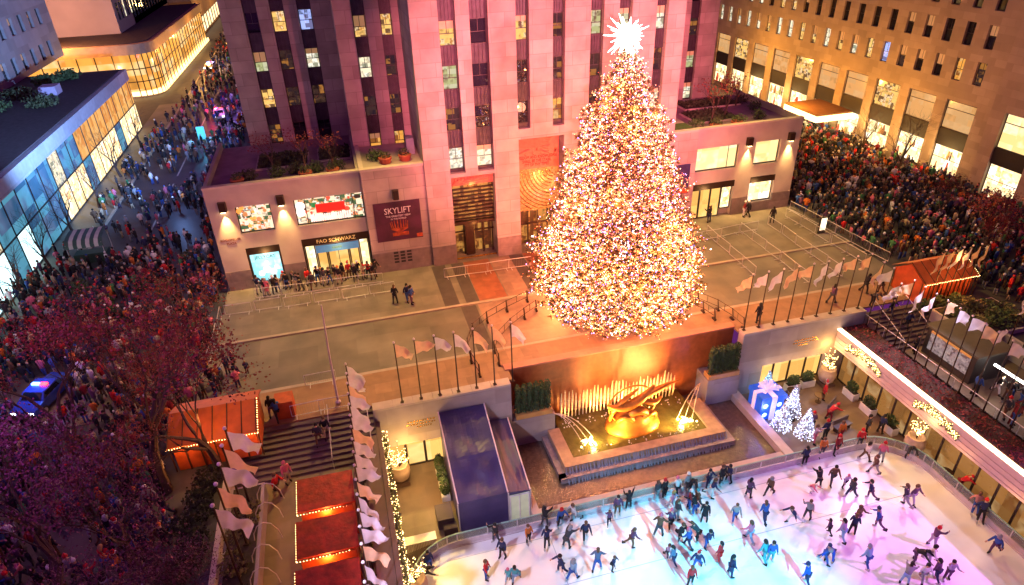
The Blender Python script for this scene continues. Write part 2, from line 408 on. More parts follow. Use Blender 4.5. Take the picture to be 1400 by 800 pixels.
# ------------------------------------------------------------------ sunken plaza
m = MB(); m.quad((-.6, -8, -6.0), (38.2, -8, -6.0), (38.2, 38.5, -6.0), (-.6, 38.5, -6.0)); m.struct('sunken_terrace', terrace_m)
def rounded(x0, x1, y0, y1, r, n=8):
    p = []
    for cx, cy, a0 in ((x1-r, y1-r, 0), (x0+r, y1-r, 90), (x0+r, y0+r, 180), (x1-r, y0+r, 270)):
        for k in range(n+1):
            a = R(a0+90*k/n); p.append((cx+r*cos(a), cy+r*sin(a)))
    return p
RINK = rounded(-.3, 36.75, -3, 28.85, 3.4)
m = MB(); m.quad(*[(x, y, -5.965) for x, y in RINK]); m.struct('ice', ice_m)
m = MB()
for y in (27.9, 24.2, 15.4):
    m.quad((2.2, y, -5.961), (34.5, y, -5.961), (34.5, y+.05, -5.961), (2.2, y+.05, -5.961))
m.quad((9.0, 5, -5.961), (9.05, 5, -5.961), (9.05, 27.9, -5.961), (9.0, 27.9, -5.961)); m.struct('ice_line', mat('ice_groove', (.45, .5, .6), .4))

# end walls of the sunken plaza
def pierced_wall(name, label, x0, x1, y0, y1, ox0, ox1, inscr):
    t = thing(name, label, 'wall', ((x0+x1)/2, y0, -6))
    b = MB(); b.box(x0, x1, y0, y1, -3.35, .16)
    if ox0 > x0: b.box(x0, ox0, y0, y1, -6.05, -3.35)
    if ox1 < x1: b.box(ox1, x1, y0, y1, -6.05, -3.35)
    b.build('wall_body', wallpale, t)
    c = MB(); n = int((x1-x0)/1.3)
    for k in range(n):
        a = x0+(x1-x0)*k/n; c.box(a+.01, a+(x1-x0)/n-.01, y0-.06, y1+.05, .16, .3)
    c.build('coping', coping_m, t)
    nb = max(3, int((ox1-ox0)/1.25))
    for k in range(nb):
        a = ox0+(ox1-ox0)*k/nb; e = ox0+(ox1-ox0)*(k+1)/nb
        window(t, T_negy(y1-.05), a, e, -6, -3.35, LIT['amber'], 0, rail=0, mull=False, name='glass_door', fw=.09)
    g = MB()
    for r_, (cx, wd) in enumerate(inscr):
        u = cx-wd/2
        while u < cx+wd/2:
            l = rnd.uniform(.07, .2); g.box(u, u+l, y0-.012, y0+.002, -1.42-.26*r_-.07, -1.42-.26*r_+.05); u += l+.06
    g.build('inscription', gilt, t)
    return t
LIT['amber'] = mat('lit_restaurant_glass', (.02, .015, .01), .1, emit=(1, .56, .14), power=1.25, pattern=((.6, .6, .35), .6, [(1, .68, .24), (.8, .42, .1)]))
pierced_wall('terrace_wall', 'pale stone wall with glass doors behind the blue tent, left of the fountain', -.95, 8.9, 36.5, 37.2, -.5, 6.5, [(2.2, 1.9), (2.2, 2.1), (2.4, 1.0)])
pierced_wall('terrace_wall', 'pale stone wall with glass doors right of the fountain, above the white planters', 28.1, 39.4, 37.05, 37.75, 30.4, 36.6, [(34, 2.0), (34, 2.2), (33.8, .8)])

# red wall behind the fountain
t = thing('fountain_wall', 'tall red granite wall behind the golden fountain below the Christmas tree', 'wall', (18.5, 38.4, -6))
b = MB(); b.box(8.92, 28.08, 38.4, 39.0, -6.05, .1); b.build('wall_body', redgranite, t)
b = MB(); b.box(8.92, 28.08, 38.3, 39.0, .1, .22); b.build('coping', mat('red_coping', (.5, .2, .13), .6), t)
for x0, x1, lab in ((8.92, 12.3, 'left'), (25.2, 28.08, 'right')):
    b = MB(); b.box(x0, x1, 36.62, 38.38, -6.05, -3.42); b.build('flank_block', wallpale, t)

# planters with clipped cypress hedges on the flanks
for x0, x1, lab in ((9.3, 12.1, 'left'), (25.3, 28.0, 'right')):
    t = thing('hedge_planter', 'row of clipped evergreens in a gold trough %s of the fountain' % lab, 'planter', ((x0+x1)/2, 37.1, -3.42))
    b = MB(); b.box(x0, x1, 36.66, 37.5, -3.42, -3.0); b.build('trough', mat('gold_trough', (.62, .34, .1), .5), t)
    for k in range(6):
        x = x0+.25+(x1-x0-.5)*k/5
        h = MB()
        for q in range(5):
            h.leafball((x+rnd.uniform(-.05, .05), 37.05, -2.75+q*.48), (.3-.015*q, .34, .42), 130, .07, hollow=.7)
        h.tube([(x, 37.05, -3.1), (x, 37.05, -.7)], .16, 6)
        h.build('evergreen', hedge_m, t)

# fountain basin, pool
stone_w = mat('wet_fountain_stone', (.3, .22, .22), .3, var=.3, scale=3, bump=.2)
t = thing('fountain_basin', 'wide stone fountain basin under the golden sculpture', 'fountain', (18.1, 35, -6))
b = MB(); b.box(11.7, 24.6, 32.5, 33.25, -6, -4.95); b.box(11.7, 12.6, 33.25, 36.6, -6, -4.95); b.box(23.5, 24.6, 33.25, 36.6, -6, -4.95)
b.build('basin_rim', mat('fountain_rim', (.45, .3, .18), .4, var=.2, scale=2), t)
b = MB(); b.box(11.2, 11.68, 32.0, 36.6, -6, -5.45); b.box(11.2, 25.1, 31.9, 32.48, -6, -5.45); b.box(24.62, 25.1, 32.48, 36.6, -6, -5.45); b.build('lower_step', stone_w, t)
b = MB()
u = 11.7
while u < 24.6:                            # water sheeting over the front edge
    b.quad((u, 32.46, -4.99), (u+.1, 32.46, -4.99), (u+.1, 32.2, -5.43), (u, 32.2, -5.43)); b.quad((u, 31.86, -5.47), (u+.1, 31.86, -5.47), (u+.12, 31.7, -5.94), (u, 31.7, -5.94)); u += rnd.uniform(.12, .3)
b.build('falling_water', mat('falling_water', (.55, .5, .6), .2, alpha=.45), t)
water_m = mat('dark_pool_water', (.10, .065, .05), .07, var=.3, scale=3.2, bump=.45, spec=1)
basinw = mat('green_basin_water', (.14, .12, .03), .12, var=.25, scale=2, bump=.25)
b = MB(); b.quad((12.6, 33.25, -5.12), (23.5, 33.25, -5.12), (23.5, 38.38, -5.12), (12.6, 38.38, -5.12)); b.struct('basin_water', basinw)
b = MB(); b.quad((8.95, 29.9, -5.9), (27.6, 29.9, -5.9), (27.6, 36.6, -5.9), (8.95, 36.6, -5.9)); b.struct('pool_water', water_m)
b = MB(); b.box(8.9, 27.6, 29.35, 29.88, -6, -5.45); b.top('pool_wall', coping_m, 'low stone wall between the rink rail and the dark pool', 'low wall')
b = MB(); b.box(27.62, 28.35, 29.3, 36.9, -6, -5.3); b.top('pool_wall', coping_m, 'low stone wall beside the blue gift box at the pool end', 'low wall')
b = MB(); b.box(8.35, 8.88, 29.4, 36.4, -6, -5.35); b.top('pool_wall', coping_m, 'low stone wall along the right side of the blue tent', 'low wall')

# rows of vertical water jets in front of the red wall
t = thing('water_jets', 'row of thin upright water jets along the red fountain wall', 'water jets', (18, 37.7, -5.12))
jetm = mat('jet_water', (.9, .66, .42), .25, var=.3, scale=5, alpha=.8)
for k in range(33):
    x = 13.2+k*.3; h = 2.45+.15*sin(k*.9)+rnd.uniform(-.3, .25)
    j = MB(); j.tube([(x, 37.75, -5.15), (x+rnd.uniform(-.02, .02), 37.75, -5.15+h*.6), (x+rnd.uniform(-.03, .03), 37.73, -5.15+h)], [.05, .11, .03], 6); j.build('jet', jetm, t)
foam = mat('lit_water_foam', (.95, .9, .8), .5, emit=(1, .72, .26), power=5)  # foam glows by itself, standing in for light from underwater lamps
for sx, x0, lab in ((1, 12.2, 'left'), (-1, 24.4, 'right')):
    t = thing('water_spout', 'arched water spout splashing into the basin at %s' % lab, 'water spout', (x0, 36.5, -5.12))
    for q in range(3):
        j = MB(); pts = []
        for i in range(10):
            s_ = i/9; pts.append((x0+sx*s_*(1.6+.5*q), 36.5-s_*(2.0-.25*q), -3.35+.7*s_-2.45*s_*s_))
        j.tube(pts, .035, 5); j.build('stream', jetm, t)
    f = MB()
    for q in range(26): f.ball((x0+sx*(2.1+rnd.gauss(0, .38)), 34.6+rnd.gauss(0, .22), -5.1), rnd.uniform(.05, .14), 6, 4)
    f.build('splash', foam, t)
t = thing('bubbling_nozzles', 'pale bubbling nozzles dotted in rows over the basin water', 'water nozzles', (18, 35.4, -5.12))
for q in range(90): MB().ball((rnd.uniform(13, 23.2), rnd.choice([33.6, 33.9, 37.0, 37.3, 36.7])+rnd.uniform(-.1, .1), -5.1), rnd.uniform(.035, .065), 6, 4).build('bubble', mat('bubbles', (.8, .75, .6), .4), t)


# gilded abstract sculpture
gilt2 = mat('golden_sculpture_metal', (.62, .22, .03), .4, metal=.35, var=.2, scale=3)
t = thing('gilded_sculpture', 'large gilded sculpture with sweeping curved bands on a mound', 'sculpture', (18.2, 35.5, -5.12))
b = MB(); b.lathe([(2.2, 0), (2.15, .25), (1.7, .45), (1.4, .8), (1.2, 1.2), (.8, 1.5), (.3, 1.65)], (18.2, 35.5, -5.14), 18)
for i, v in enumerate(b.v): b.v[i] = (v[0]+rnd.uniform(-.08, .08), 35.5+(v[1]-35.5)*.7, v[2]+rnd.uniform(-.05, .05))
b.build('mound', gilt2, t, True)
def band(p0, p1, p2, p3, r0, r1, r2, n=22):
    P = [Vector(p) for p in (p0, p1, p2, p3)]; pts, rr = [], []
    for i in range(n+1):
        s_ = i/n; q = (1-s_)**3*P[0]+3*s_*(1-s_)**2*P[1]+3*s_*s_*(1-s_)*P[2]+s_**3*P[3]
        pts.append(q); rr.append((1-s_)**2*r0+2*s_*(1-s_)*r1+s_*s_*r2)
    return MB().tube(pts, rr, 10)
for p0, p1, p2, p3, r0, r1, r2 in (
        ((16.0, 35.4, -2.6), (17.0, 35.1, -3.3), (18.2, 35.1, -2.9), (19.4, 35.2, -1.8), .06, .48, .16), ((16.2, 35.6, -3.2), (17.3, 35.0, -3.4), (18.6, 35.0, -2.3), (19.7, 35.3, -1.5), .05, .3, .1),
        ((19.0, 35.2, -2.2), (19.9, 35.0, -1.7), (20.7, 35.2, -1.5), (21.7, 35.3, -1.5), .22, .2, .04), ((18.7, 35.3, -2.5), (19.4, 34.9, -2.9), (19.9, 35.0, -3.1), (20.4, 35.3, -2.7), .2, .24, .05),
        ((16.4, 35.6, -4.4), (16.3, 35.2, -2.7), (17.4, 35.2, -2.2), (18.5, 35.5, -1.7), .1, .22, .06), ((17.4, 35.0, -3.9), (17.9, 34.7, -2.9), (18.8, 34.8, -3.1), (19.3, 35.0, -4.1), .2, .34, .16), ((16.8, 35.1, -4.2), (17.1, 34.7, -3.3), (17.7, 34.7, -3.5), (18.1, 34.8, -4.4), .14, .26, .1), ((18.6, 34.9, -4.3), (19.2, 34.7, -3.5), (19.8, 34.9, -3.6), (20.0, 35.2, -4.5), .12, .24, .1)):
    band(p0, p1, p2, p3, r0*1.2, r1*1.3, r2*1.2).build('flowing_form', gilt2, t, True)
pts = [(18.2+1.95*cos(a*pi/16), 35.6+.2*sin(a*pi/16), -3.2+1.6*sin(a*pi/16)) for a in range(33)]
MB().tube(pts, .07, 6).build('curved_band', gilt2, t, True)
spot('fountain_lamp', (15.5, 33.6, -4.9), (18.0, 36.2, -3.0), (1, .5, .14), 3000, 110, .6, .15)
spot('fountain_lamp', (21.4, 33.6, -4.9), (18.6, 36.2, -2.6), (1, .5, .14), 3300, 110, .6, .15)
spot('fountain_lamp', (18.6, 36.9, -4.9), (18.6, 38.4, -1.8), (1, .48, .1), 5200, 130, .7, .2)
for x, p_ in ((13.6, 260), (16, 700), (20.8, 800), (23, 300)): spot('fountain_lamp', (x, 37.0, -5.0), (x, 38.4, -2.5), (1, .42, .1), p_, 130, .7, .15)
spot('fountain_lamp', (14.2, 33.7, -4.7), (17.6, 38.4, -1.3), (1, .42, .08), 3200, 62, .9, .15); spot('fountain_lamp', (22.2, 33.7, -4.7), (19.6, 38.4, -1.2), (1, .44, .09), 3600, 62, .9, .15)
point('fountain_lamp', (14.6, 34.3, -4.6), (1, .75, .25), 190, .2); point('fountain_lamp', (22.0, 34.6, -4.6), (1, .75, .25), 260, .2)

# ------------------------------------------------------------------ arcade along the right side
t = thing('glass_arcade', 'glazed restaurant arcade with glowing roof edge along the right of the rink', 'arcade', (37.3, 15, -6))
b = MB(); b.box(37.2, 39.5, -8, 37.0, -1.35, -1.12); b.box(37.2, 37.9, -8, 37.0, -2.78, -2.7); b.box(40, 40.3, -8, 37, -6, -1.5); b.build('roof', roof_m, t)
b = MB(); b.box(36.95, 37.18, -8, 36.95, -2.75, -1.05)
for q in range(3): b.box(36.91, 36.95, -8, 36.95, -2.6+q*.42, -2.5+q*.42)
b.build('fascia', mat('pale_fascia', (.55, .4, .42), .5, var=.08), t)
b = MB(); b.box(36.9, 37.22, -8, 36.95, -1.05, -.93); b.build('light_strip', ledstrip, t)
k = 0; y = 36.6
while y > 2:
    window(t, T_negx(37.9), y-1.5, y, -6, -2.78, LIT['arc'] if 'arc' in LIT else LIT.setdefault('arc', mat('lit_arcade_glass', (.03, .02, .01), .08, emit=(.75, .32, .08), power=.45, pattern=((.8, .8, .5), .3, [(1, .6, .25), (.4, .14, .03), (.5, .22, .06)]))), 0, rail=0, mull=False, name='glass_panel', fw=.08)
    y -= 1.5
b = MB(); b.box(37.25, 39.3, -8, 36.9, -1.12, -.86); b.build('planting_bed', mat('brown_ivy', (.07, .03, .02), .9, var=.5, scale=6), t)
b = MB()
for q in range(2600): b.leafball((rnd.uniform(37.3, 39.2), rnd.uniform(6, 36.8), -.82), (.05, .05, .06), 1, .09)
b.build('ivy', redleaf, t)
# matching arcade on the left, seen along its edge
t = thing('glass_arcade', 'garlanded arcade edge under the flagpoles at the left of the sunken plaza', 'arcade', (-.75, 15, -6))
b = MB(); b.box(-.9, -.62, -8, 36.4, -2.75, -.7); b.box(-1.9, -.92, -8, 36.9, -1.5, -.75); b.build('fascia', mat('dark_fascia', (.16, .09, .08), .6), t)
for k in range(18):
    y = 35.9-1.6*k; window(t, T_posx(-.9), y-1.6, y, -6, -2.78, LIT['arc'], 0, rail=0, mull=False, name='glass_panel', fw=.08)
b = MB(); g = MB()
for q in range(1700):
    y = rnd.uniform(8, 35.8); p = (-.5+rnd.uniform(-.12, .3), y, -1.6+rnd.uniform(-.9, .7))
    g.octa(p, .035) if q % 2 else None
for q in range(1500): b.leafball((-.45+rnd.uniform(-.1, .15), rnd.uniform(8, 35.8), -1.5+rnd.uniform(-.8, .5)), (.1, .1, .1), 1, .13)
b.build('garland', leafgold, t); g.build('garland_lights', fairy, t)['kind'] = 'stuff'
for y in (33, 28, 23, 18): point('garland_lamp', (.15, y, -2.2), (1, .62, .18), 110, .3)
g = MB(); l_ = MB()
for y0, y1 in ((31.8, 35.6), (24.6, 28.4)):
    for q in range(280):
        y = rnd.uniform(y0, y1); z = -1.9+.45*math.sin((y-y0)/(y1-y0)*pi)+rnd.gauss(0, .14)
        g.octa((36.86+rnd.uniform(-.12, .04), y, z), .03); l_.leafball((36.85, y, z-.05), (.06, .1, .1), 2, .1)
t = thing('lit_garland', 'golden lit garland draped over the pale fascia of the right arcade', 'garland', (36.85, 30, -2.5))
l_.build('foliage', leafgold, t); g.build('garland_lights', fairy, t)['kind'] = 'stuff'
for y in (33.8, 26.6): point('garland_lamp', (36.4, y, -2.0), (1, .62, .2), 70, .2)
for y in (33, 28.5, 24, 20): point('arcade_lamp', (36.2, y, -3.2), (1, .5, .16), 60, .3)
for x, y in ((.9, 35.2), (2.2, 32.6)): point('door_lamp', (x, y, -3.3), (1, .55, .16), 300, .3)
for x in (31.2, 33.2, 35.2): point('door_lamp', (x, 36.2, -3.6), (1, .58, .2), 45, .3)
point('corner_lamp', (36.2, 36.4, -2.4), (1, .5, .12), 130, .2)

# ------------------------------------------------------------------ rink fence
def path_pts(y_from, y_to):
    return RINK
t = thing('rink_fence', 'curved glass fence with pale boards round the skating rink', 'fence', (18, 28.9, -6))
P = [(x, y) for x, y in RINK]; n = len(P)
bd, gl, rl = MB(), MB(), MB(); posts = []
cen = (18.2, 13)
def off(p, d):
    vx = p[0]-cen[0]; vy = p[1]-cen[1]
    return p
import itertools
dense = []
for i in range(n):
    a = Vector(P[i]); b = Vector(P[(i+1) % n]); L = (b-a).length
    k = max(1, int(L/2.0))
    for j in range(k): dense.append(a.lerp(b, j/k))
N = len(dense)
for i in range(N):
    a, b = dense[i], dense[(i+1) % N]
    if max(a.y, b.y) < 12: continue
    d = (b-a).normalized(); nn = Vector((-d.y, d.x)) * -1
    o1 = Vector((d.y, -d.x))
    def q4(off0, off1, z0, z1, mb):
        a0 = a+o1*off0; b0 = b+o1*off0; a1 = a+o1*off1; b1 = b+o1*off1
        base = len(mb.v)
        mb.v += [(a0.x,a0.y,z0),(b0.x,b0.y,z0),(b1.x,b1.y,z0),(a1.x,a1.y,z0),(a0.x,a0.y,z1),(b0.x,b0.y,z1),(b1.x,b1.y,z1),(a1.x,a1.y,z1)]
        for f in ((0,1,5,4),(2,3,7,6),(4,5,6,7),(0,3,2,1)): mb.f.append(tuple(base+x for x in f)); mb.mi.append(0)
    q4(.02, .14, -5.97, -5.5, bd); q4(.07, .09, -5.5, -4.86, gl); q4(.04, .12, -4.86, -4.8, rl); q4(-.06, .02, -5.965, -5.86, bd)
    posts.append(a+o1*.08)
bd.build('dasher_board', mat('pale_board', (.62, .55, .58), .45), t)
gl.build('glass_screen', mat('fence_glass', (.5, .62, .6), .05, var=.02, alpha=.22), t)
rl.build('top_rail', mat('green_rail', (.25, .42, .36), .4), t)
for p in posts[:95]:
    MB().box(p.x-.035, p.x+.035, p.y-.035, p.y+.035, -5.97, -4.82).build('post', steel, t)
# ================================================================== BUILDINGS
# ---- the office tower behind the tree
t = thing('office_tower', 'tall pink-lit limestone office tower behind the Christmas tree', 'skyscraper', (18.7, 56.4, 0))
TOP = 40
Tm = T_negy(56.4)
w_ = MB()
for x0, x1, z0, z1 in ((6.6, 8.9, 2.1, TOP), (13, 15.35, 2.1, TOP), (19.7, 22, 2.1, TOP), (23.2, 24.6, 2.1, TOP), (25.8, 28.1, 2.1, TOP), (29.2, 30.9, 2.1, TOP),
        (16.5, 18.6, 11.6, TOP), (10.3, 11.46, 8.75, TOP), (22, 23.2, 2.1, 12.55), (24.6, 25.8, 2.1, 12.55), (28.1, 29.2, 2.1, 9.0)):
    w_.box(x0, x1, 56.4, 57.3, z0, z1)
for x0, x1, z1 in ((8.9, 10.3, 9.1), (11.46, 13, 9.1), ): w_.box(x0, x1, 56.4, 57.3, 8.75, z1)
for x0, x1 in ((15.35, 16.5), (18.6, 19.7)): w_.box(x0, x1, 56.4, 57.3, 11.6, 12.55)
w_.box(6.6, 30.9, 57.5, 63.9, 11.8, TOP); w_.box(6.6, 8.8, 57.35, 63.9, 0, 11.8); w_.box(13.1, 15.3, 57.35, 63.9, 0, 11.8); w_.box(19.8, 30.9, 57.35, 63.9, 0, 11.8); w_.box(8.8, 19.8, 60.5, 63.9, 0, 11.8)
w_.box(8.9, 13, 57.9, 60.4, 8.75, 11.8)
w_.build('wall', lime, t)
for x0, x1 in ((6.6, 8.9), (13, 15.35), (19.7, 30.9)): MB().box(x0, x1, 56.36, 57.3, 0, 2.1).build('granite_base', limedado, t)
bays = [(8.9, 10.3, 0), (11.46, 13, 0), (15.35, 16.5, 1), (18.6, 19.7, 1), (22, 23.2, 1), (24.6, 25.8, 1), (28.1, 29.2, 0)]
kinds = {0: ['white', 'dark', 'white', 'warm', 'dim', 'dark', 'warm', 'dark'], 1: ['white', 'refl', 'refl', 'refl', 'dim', 'refl', 'dark', 'warm'],
         2: ['x', 'refl', 'refl', 'warm', 'dim', 'dark', 'warm', 'dim'], 3: ['x', 'orange', 'dim', 'dim', 'dim', 'dark', 'dark', 'warm'],
         4: ['x', 'dim', 'dim', 'green', 'dim', 'dim', 'dark', 'dark'], 5: ['x', 'dim', 'dim', 'green', 'dim', 'green', 'dark', 'dark'], 6: ['dim', 'white', 'dim', 'white', 'white', 'dim', 'dark', 'dark']}
kinds[0][1:4] = ['dim', 'green', 'warm']
LIT['refl'] = mat('reflecting_glass', (.02, .02, .025), .02, var=.2, spec=1)
for i, (x0, x1, k0) in enumerate(bays):
    zb = 9.1 if k0 == 0 else 12.55
    for k in range(k0, 8):
        s_ = MB(); zl = 9.37+3.55*k+2.02
        if k == k0: MB().box(x0, x1, 56.9, 57.4, zb, 9.37+3.55*k-.0).build('sill_block', spandrel, t)
        s_.box(x0, x1, 56.9, 57.4, zl, zl+1.53)
        for q in range(5):
            xx = x0+.1+(x1-x0-.2)*q/4; s_.box(xx-.05, xx+.05, 56.82, 56.9, zl+.05, zl+1.48)
        s_.build('spandrel', spandrel, t)
    for k in range(k0, 8):
        z0 = 9.37+3.55*k
        window(t, T_negy(57.1), x0+.03, x1-.03, z0, z0+2.02, LIT[kinds[i][k]] if kinds[i][k] != 'x' else darkglass, 0.05, rail=.48, mull=True, fw=.08, blind=rnd.choice([0, .2, .3, .5]) if kinds[i][k] in ('white', 'warm', 'green') else 0)
# entrances: doors, screen, abstract relief panels and the inscription
redst = mat('tinted_relief_stone', (.5, .16, .09), .7, var=.15, scale=3)
screen_m = mat('cast_glass_screen', (.3, .15, .05), .15, emit=(1, .45, .1), power=.35, pattern=((5, 5, 9), .2, [(1, .7, .3), (.6, .2, .04), (.2, .06, .02)]))
goldlit = mat('lit_lobby', (.05, .03, .01), .3, emit=(1, .48, .1), power=.5, pattern=((3, 3, 1.2), .1, [(.3, .1, .02), (.1, .03, .01), (.05, .02, .01)]))
b = MB(); b.box(8.9, 13, 57.3, 57.9, 7.6, 8.75)
for k in range(11): b.tube([(9.1+.05*k, 57.22, 7.7), (9.5+.3*k, 57.2, 8.1+.05*(k % 3)), (9.3+.35*k, 57.25, 8.65)], [.06, .14, .04], 6)
for k in range(4): b.tube([(11.6+.1*k, 57.2, 8.0+.1*k), (12.9, 57.2, 8.3+.1*k)], .05, 5)
b.build('relief_panel', redst, t)
b = MB(); b.box(8.9, 13, 57.6, 57.7, 3.95, 7.6); b.build('glass_screen', goldlit, t)
b = MB()
for k in range(9): b.box(8.95, 12.95, 57.3, 57.6, 4.1+.38*k, 4.2+.38*k)
b.box(8.92, 12.98, 57.25, 57.6, 3.6, 3.95); b.build('screen_bars', bronze, t)
b = MB()
for k in range(5): x = 9.0+.95*k; b.box(x, x+.12, 58.0, 58.1, .1, 3.6)
b.box(8.9, 13, 58.0, 58.1, 2.5, 2.65); b.box(10.1, 11, 57.7, 58.4, .1, 3.6); b.build('revolving_door', bronze, t)
b = MB(); b.box(8.9, 13, 58.6, 58.7, .1, 3.6); b.build('lobby_glass', goldlit, t)
b = MB(); b.box(9, 13, 57.0, 57.2, .12, .2); b.build('door_sill', gilt, t)
b = MB(); b.box(15.35, 19.7, 57.9, 58.4, 8.15, 11.6); rc = (17.2, 57.85, 10.2)
for k in range(18):
    a = R(k*20+5); r1 = rnd.uniform(1.2, 2.0)
    e = (rc[0]+r1*cos(a), 57.8, rc[2]+r1*.65*sin(a))
    if 15.4 < e[0] < 19.6 and 9.5 < e[2] < 11.6: b.tube([(rc[0]+.3*cos(a), 57.8, rc[2]+.25*sin(a)), e], [.16, .05], 6)
for q in range(7): b.tube([(15.5, 57.82, 11.3-.12*q), (17, 57.7, 11.0-.1*q), (19.5-.2*q, 57.82, 11.45-.2*q)], [.05, .14, .05], 6)
for q in range(12): b.ball((15.6+(q % 6)*.75, 57.85, 9.75-.22*(q//6)), .1, 6, 4)
b.build('relief_panel', redst, t)
dk = mat('carved_letters', (.16, .03, .015), .8)
for k, s_ in enumerate(('WISDOM AND KNOWLEDGE', 'SHALL BE THE STABIL', 'ITY OF THY TIMES')):
    text('inscription', s_, .42, (17.5, 57.87, 9.16-.38*k), dk, t, xs=.72)
b = MB(); b.box(15.35, 19.7, 57.9, 58.2, 3.9, 8.15); b.build('glass_screen', screen_m, t)
b = MB()
for k in range(14):
    r_ = .5+.34*k; pts = [(19.2-r_*cos(R(a)), 57.85, 8.0-r_*sin(R(a))) for a in range(4, 88, 7)]
    pts = [p for p in pts if 15.4 < p[0] < 19.65 and 3.95 < p[2] < 8.1]
    if len(pts) > 2: b.tube(pts, .035, 5)
b.build('screen_ribs', gilt, t)
b = MB()
for k in range(5): b.box(15.4+1.02*k, 15.55+1.02*k, 57.9, 58.0, .1, 3.9)
b.box(15.35, 19.7, 57.9, 58.0, 2.4, 2.6); b.build('revolving_door', bronze, t)
b = MB(); b.box(15.35, 19.7, 58.4, 58.5, .1, 3.9); b.build('lobby_glass', goldlit, t)
for x in (11, 17.5): point('entrance_lamp', (x, 56.9, 3.3), (1, .5, .15), 55, .2); point('entrance_lamp', (x, 57.2, 7.4), (1, .4, .12), 70, .15)
# set-back shoulders of the tower
for T_, yy, x0, x1, bl in (('A', 70.9, -9.2, .9, [(-7.15, -5.9), (-4.72, -3.45), (-2.25, -.95)]), ('B', 64.1, .9, 6.6, [(2.5, 3.65), (4.9, 5.95)]), ('C', 71.3, 30.9, 43.2, [(32, 33.2), (34.4, 35.6), (37.6, 38.75), (39.7, 40.9)])):
    w_ = MB(); xs = [x0]+[v for b_ in bl for v in b_]+[x1]
    for a, c in zip(xs[::2], xs[1::2]): w_.box(a, c, yy, yy+.7, 9, TOP)
    w_.box(x0, x1, yy+.72, yy+8, 0, TOP)
    w_.build('wall', lime, t)
    kd = {'A': [['dim', 'dark', 'dark'], ['warm', 'dim', 'dim'], ['green', 'dim', 'white'], ['dark', 'warm', 'blue'], ['dim', 'dark', 'dark'], ['warm', 'dark', 'dim']],
          'B': [['orange', 'orange'], ['dim', 'dim'], ['white', 'dim'], ['warm', 'warm'], ['dark', 'dim'], ['warm', 'dark']],
          'C': [['dark', 'dark', 'dark', 'white'], ['dim', 'warm', 'dark', 'green'], ['dark', 'dim', 'green', 'dim'], ['white', 'dim', 'warm', 'dark'], ['dim']*4, ['dark']*4]}[T_]
    for j, (a, c) in enumerate(bl):
        MB().box(a, c, yy+.35, yy+.7, 9, 9.37).build('sill_block', spandrel, t)
        for k in range(6):
            s_ = MB(); z0 = 9.37+3.55*k; zz = z0+1.9; s_.box(a, c, yy+.35, yy+.7, zz, zz+1.65)
            for q in range(4): xx = a+.12+(c-a-.24)*q/3; s_.box(xx-.05, xx+.05, yy+.28, yy+.35, zz+.05, zz+1.6)
            window(t, T_negy(yy+.55), a+.03, c-.03, z0, z0+1.9, LIT[kd[k][j]], .05, rail=.48, mull=True, fw=.07, blind=rnd.choice([0, .25, .47]) if kd[k][j] not in ('dark', 'dim') else 0)
            s_.build('spandrel', spandrel, t)

# ---- shop wings
shopglass = {}
def sconce_at(x, y, z, lab):
    s_ = thing('wall_lantern', lab, 'wall lamp', (x, y, z))
    b = MB(); b.prism([(x-.28, y-.42), (x+.28, y-.42), (x+.34, y-.02), (x-.34, y-.02)], z-.1, z+.75); b.build('lantern_body', bronze, s_)
    b = MB(); b.box(x-.2, x+.2, y-.36, y-.08, z-.16, z-.11); b.build('lamp_glass', lampglow, s_)
    spot('sconce_lamp', (x, y-.3, z-.2), (x, y-.02, z-3.2), (1, .62, .2), 3600, 56, 1, .08)
def wing(label, x0, x1, y, piers, wins, back):
    t = thing('shop_wing', label, 'shop building', ((x0+x1)/2, y, 0))
    b = MB()
    for a, c, z0, z1 in piers: b.box(a, c, y, y+.6, z0, z1)
    b.box(x0, x1, y+.62, back, 0, 9.3); b.box(x0, x0+.3, y+.6, back, 9.3, 10.05); b.box(x1-.3, x1, y+.6, back, 9.3, 10.05)
    b.build('wall', limeplain, t)
    b = MB(); b.box(x0-.04, x1+.04, y-.04, y+.5, 9.95, 10.12); b.build('parapet_coping', coping_m, t)
    b = MB(); b.box(x0+.3, x1-.3, y+.5, back, 9.3, 9.45); b.build('roof_deck', mat('roof_paving', (.26, .16, .2), .7, var=.2, scale=1), t)
    return t
wl = wing('two-storey toy shop wing with lit show windows left of the tower', -12.15, .98, 57.5,
     [(-12.15, -9.98, 0, 9.95), (-7.05, -5.1, 0, 9.95), (.95, .98, 0, 9.95), (-9.98, -7.05, 8.08, 9.95), (-5.1, .95, 8.08, 9.95), (-9.98, -7.05, 4.12, 5.55), (-5.1, .95, 4.24, 5.58)], None, 70.8)
toys = mat('toy_display', (.04, .03, .03), .1, emit=(1, .8, .55), power=1.25, pattern=((2.2, 2.2, 3.0), .3, [(1, .25, .08), (.12, .1, .06), (1, .95, .85), (.75, .35, .1), (.05, .12, .05)]))
window(wl, T_negy(57.95), -9.98, -7.05, 5.55, 8.08, toys, .1, rail=0, mull=False, name='show_window', fw=.1)
f = window(wl, T_negy(57.95), -5.1, .95, 5.58, 8.08, toys, .1, rail=0, mull=False, name='show_window', fw=.1, mulls=(-4.15, .0))
b = MB(); b.box(-3.3, -.75, 57.7, 57.82, 6.55, 7.35); b.build('red_display', mat('red_display', (.6, .01, .01), .5, emit=(1, .02, .01), power=.9), f)
b = MB()
for k in range(18): b.box(-3.9+.2*k, -3.76+.2*k, 57.7, 57.8, 5.75, 6.4)
b.build('white_display', mat('white_display', (.8, .8, .8), .5, emit=(1, .9, .8), power=1), f)
b = MB()
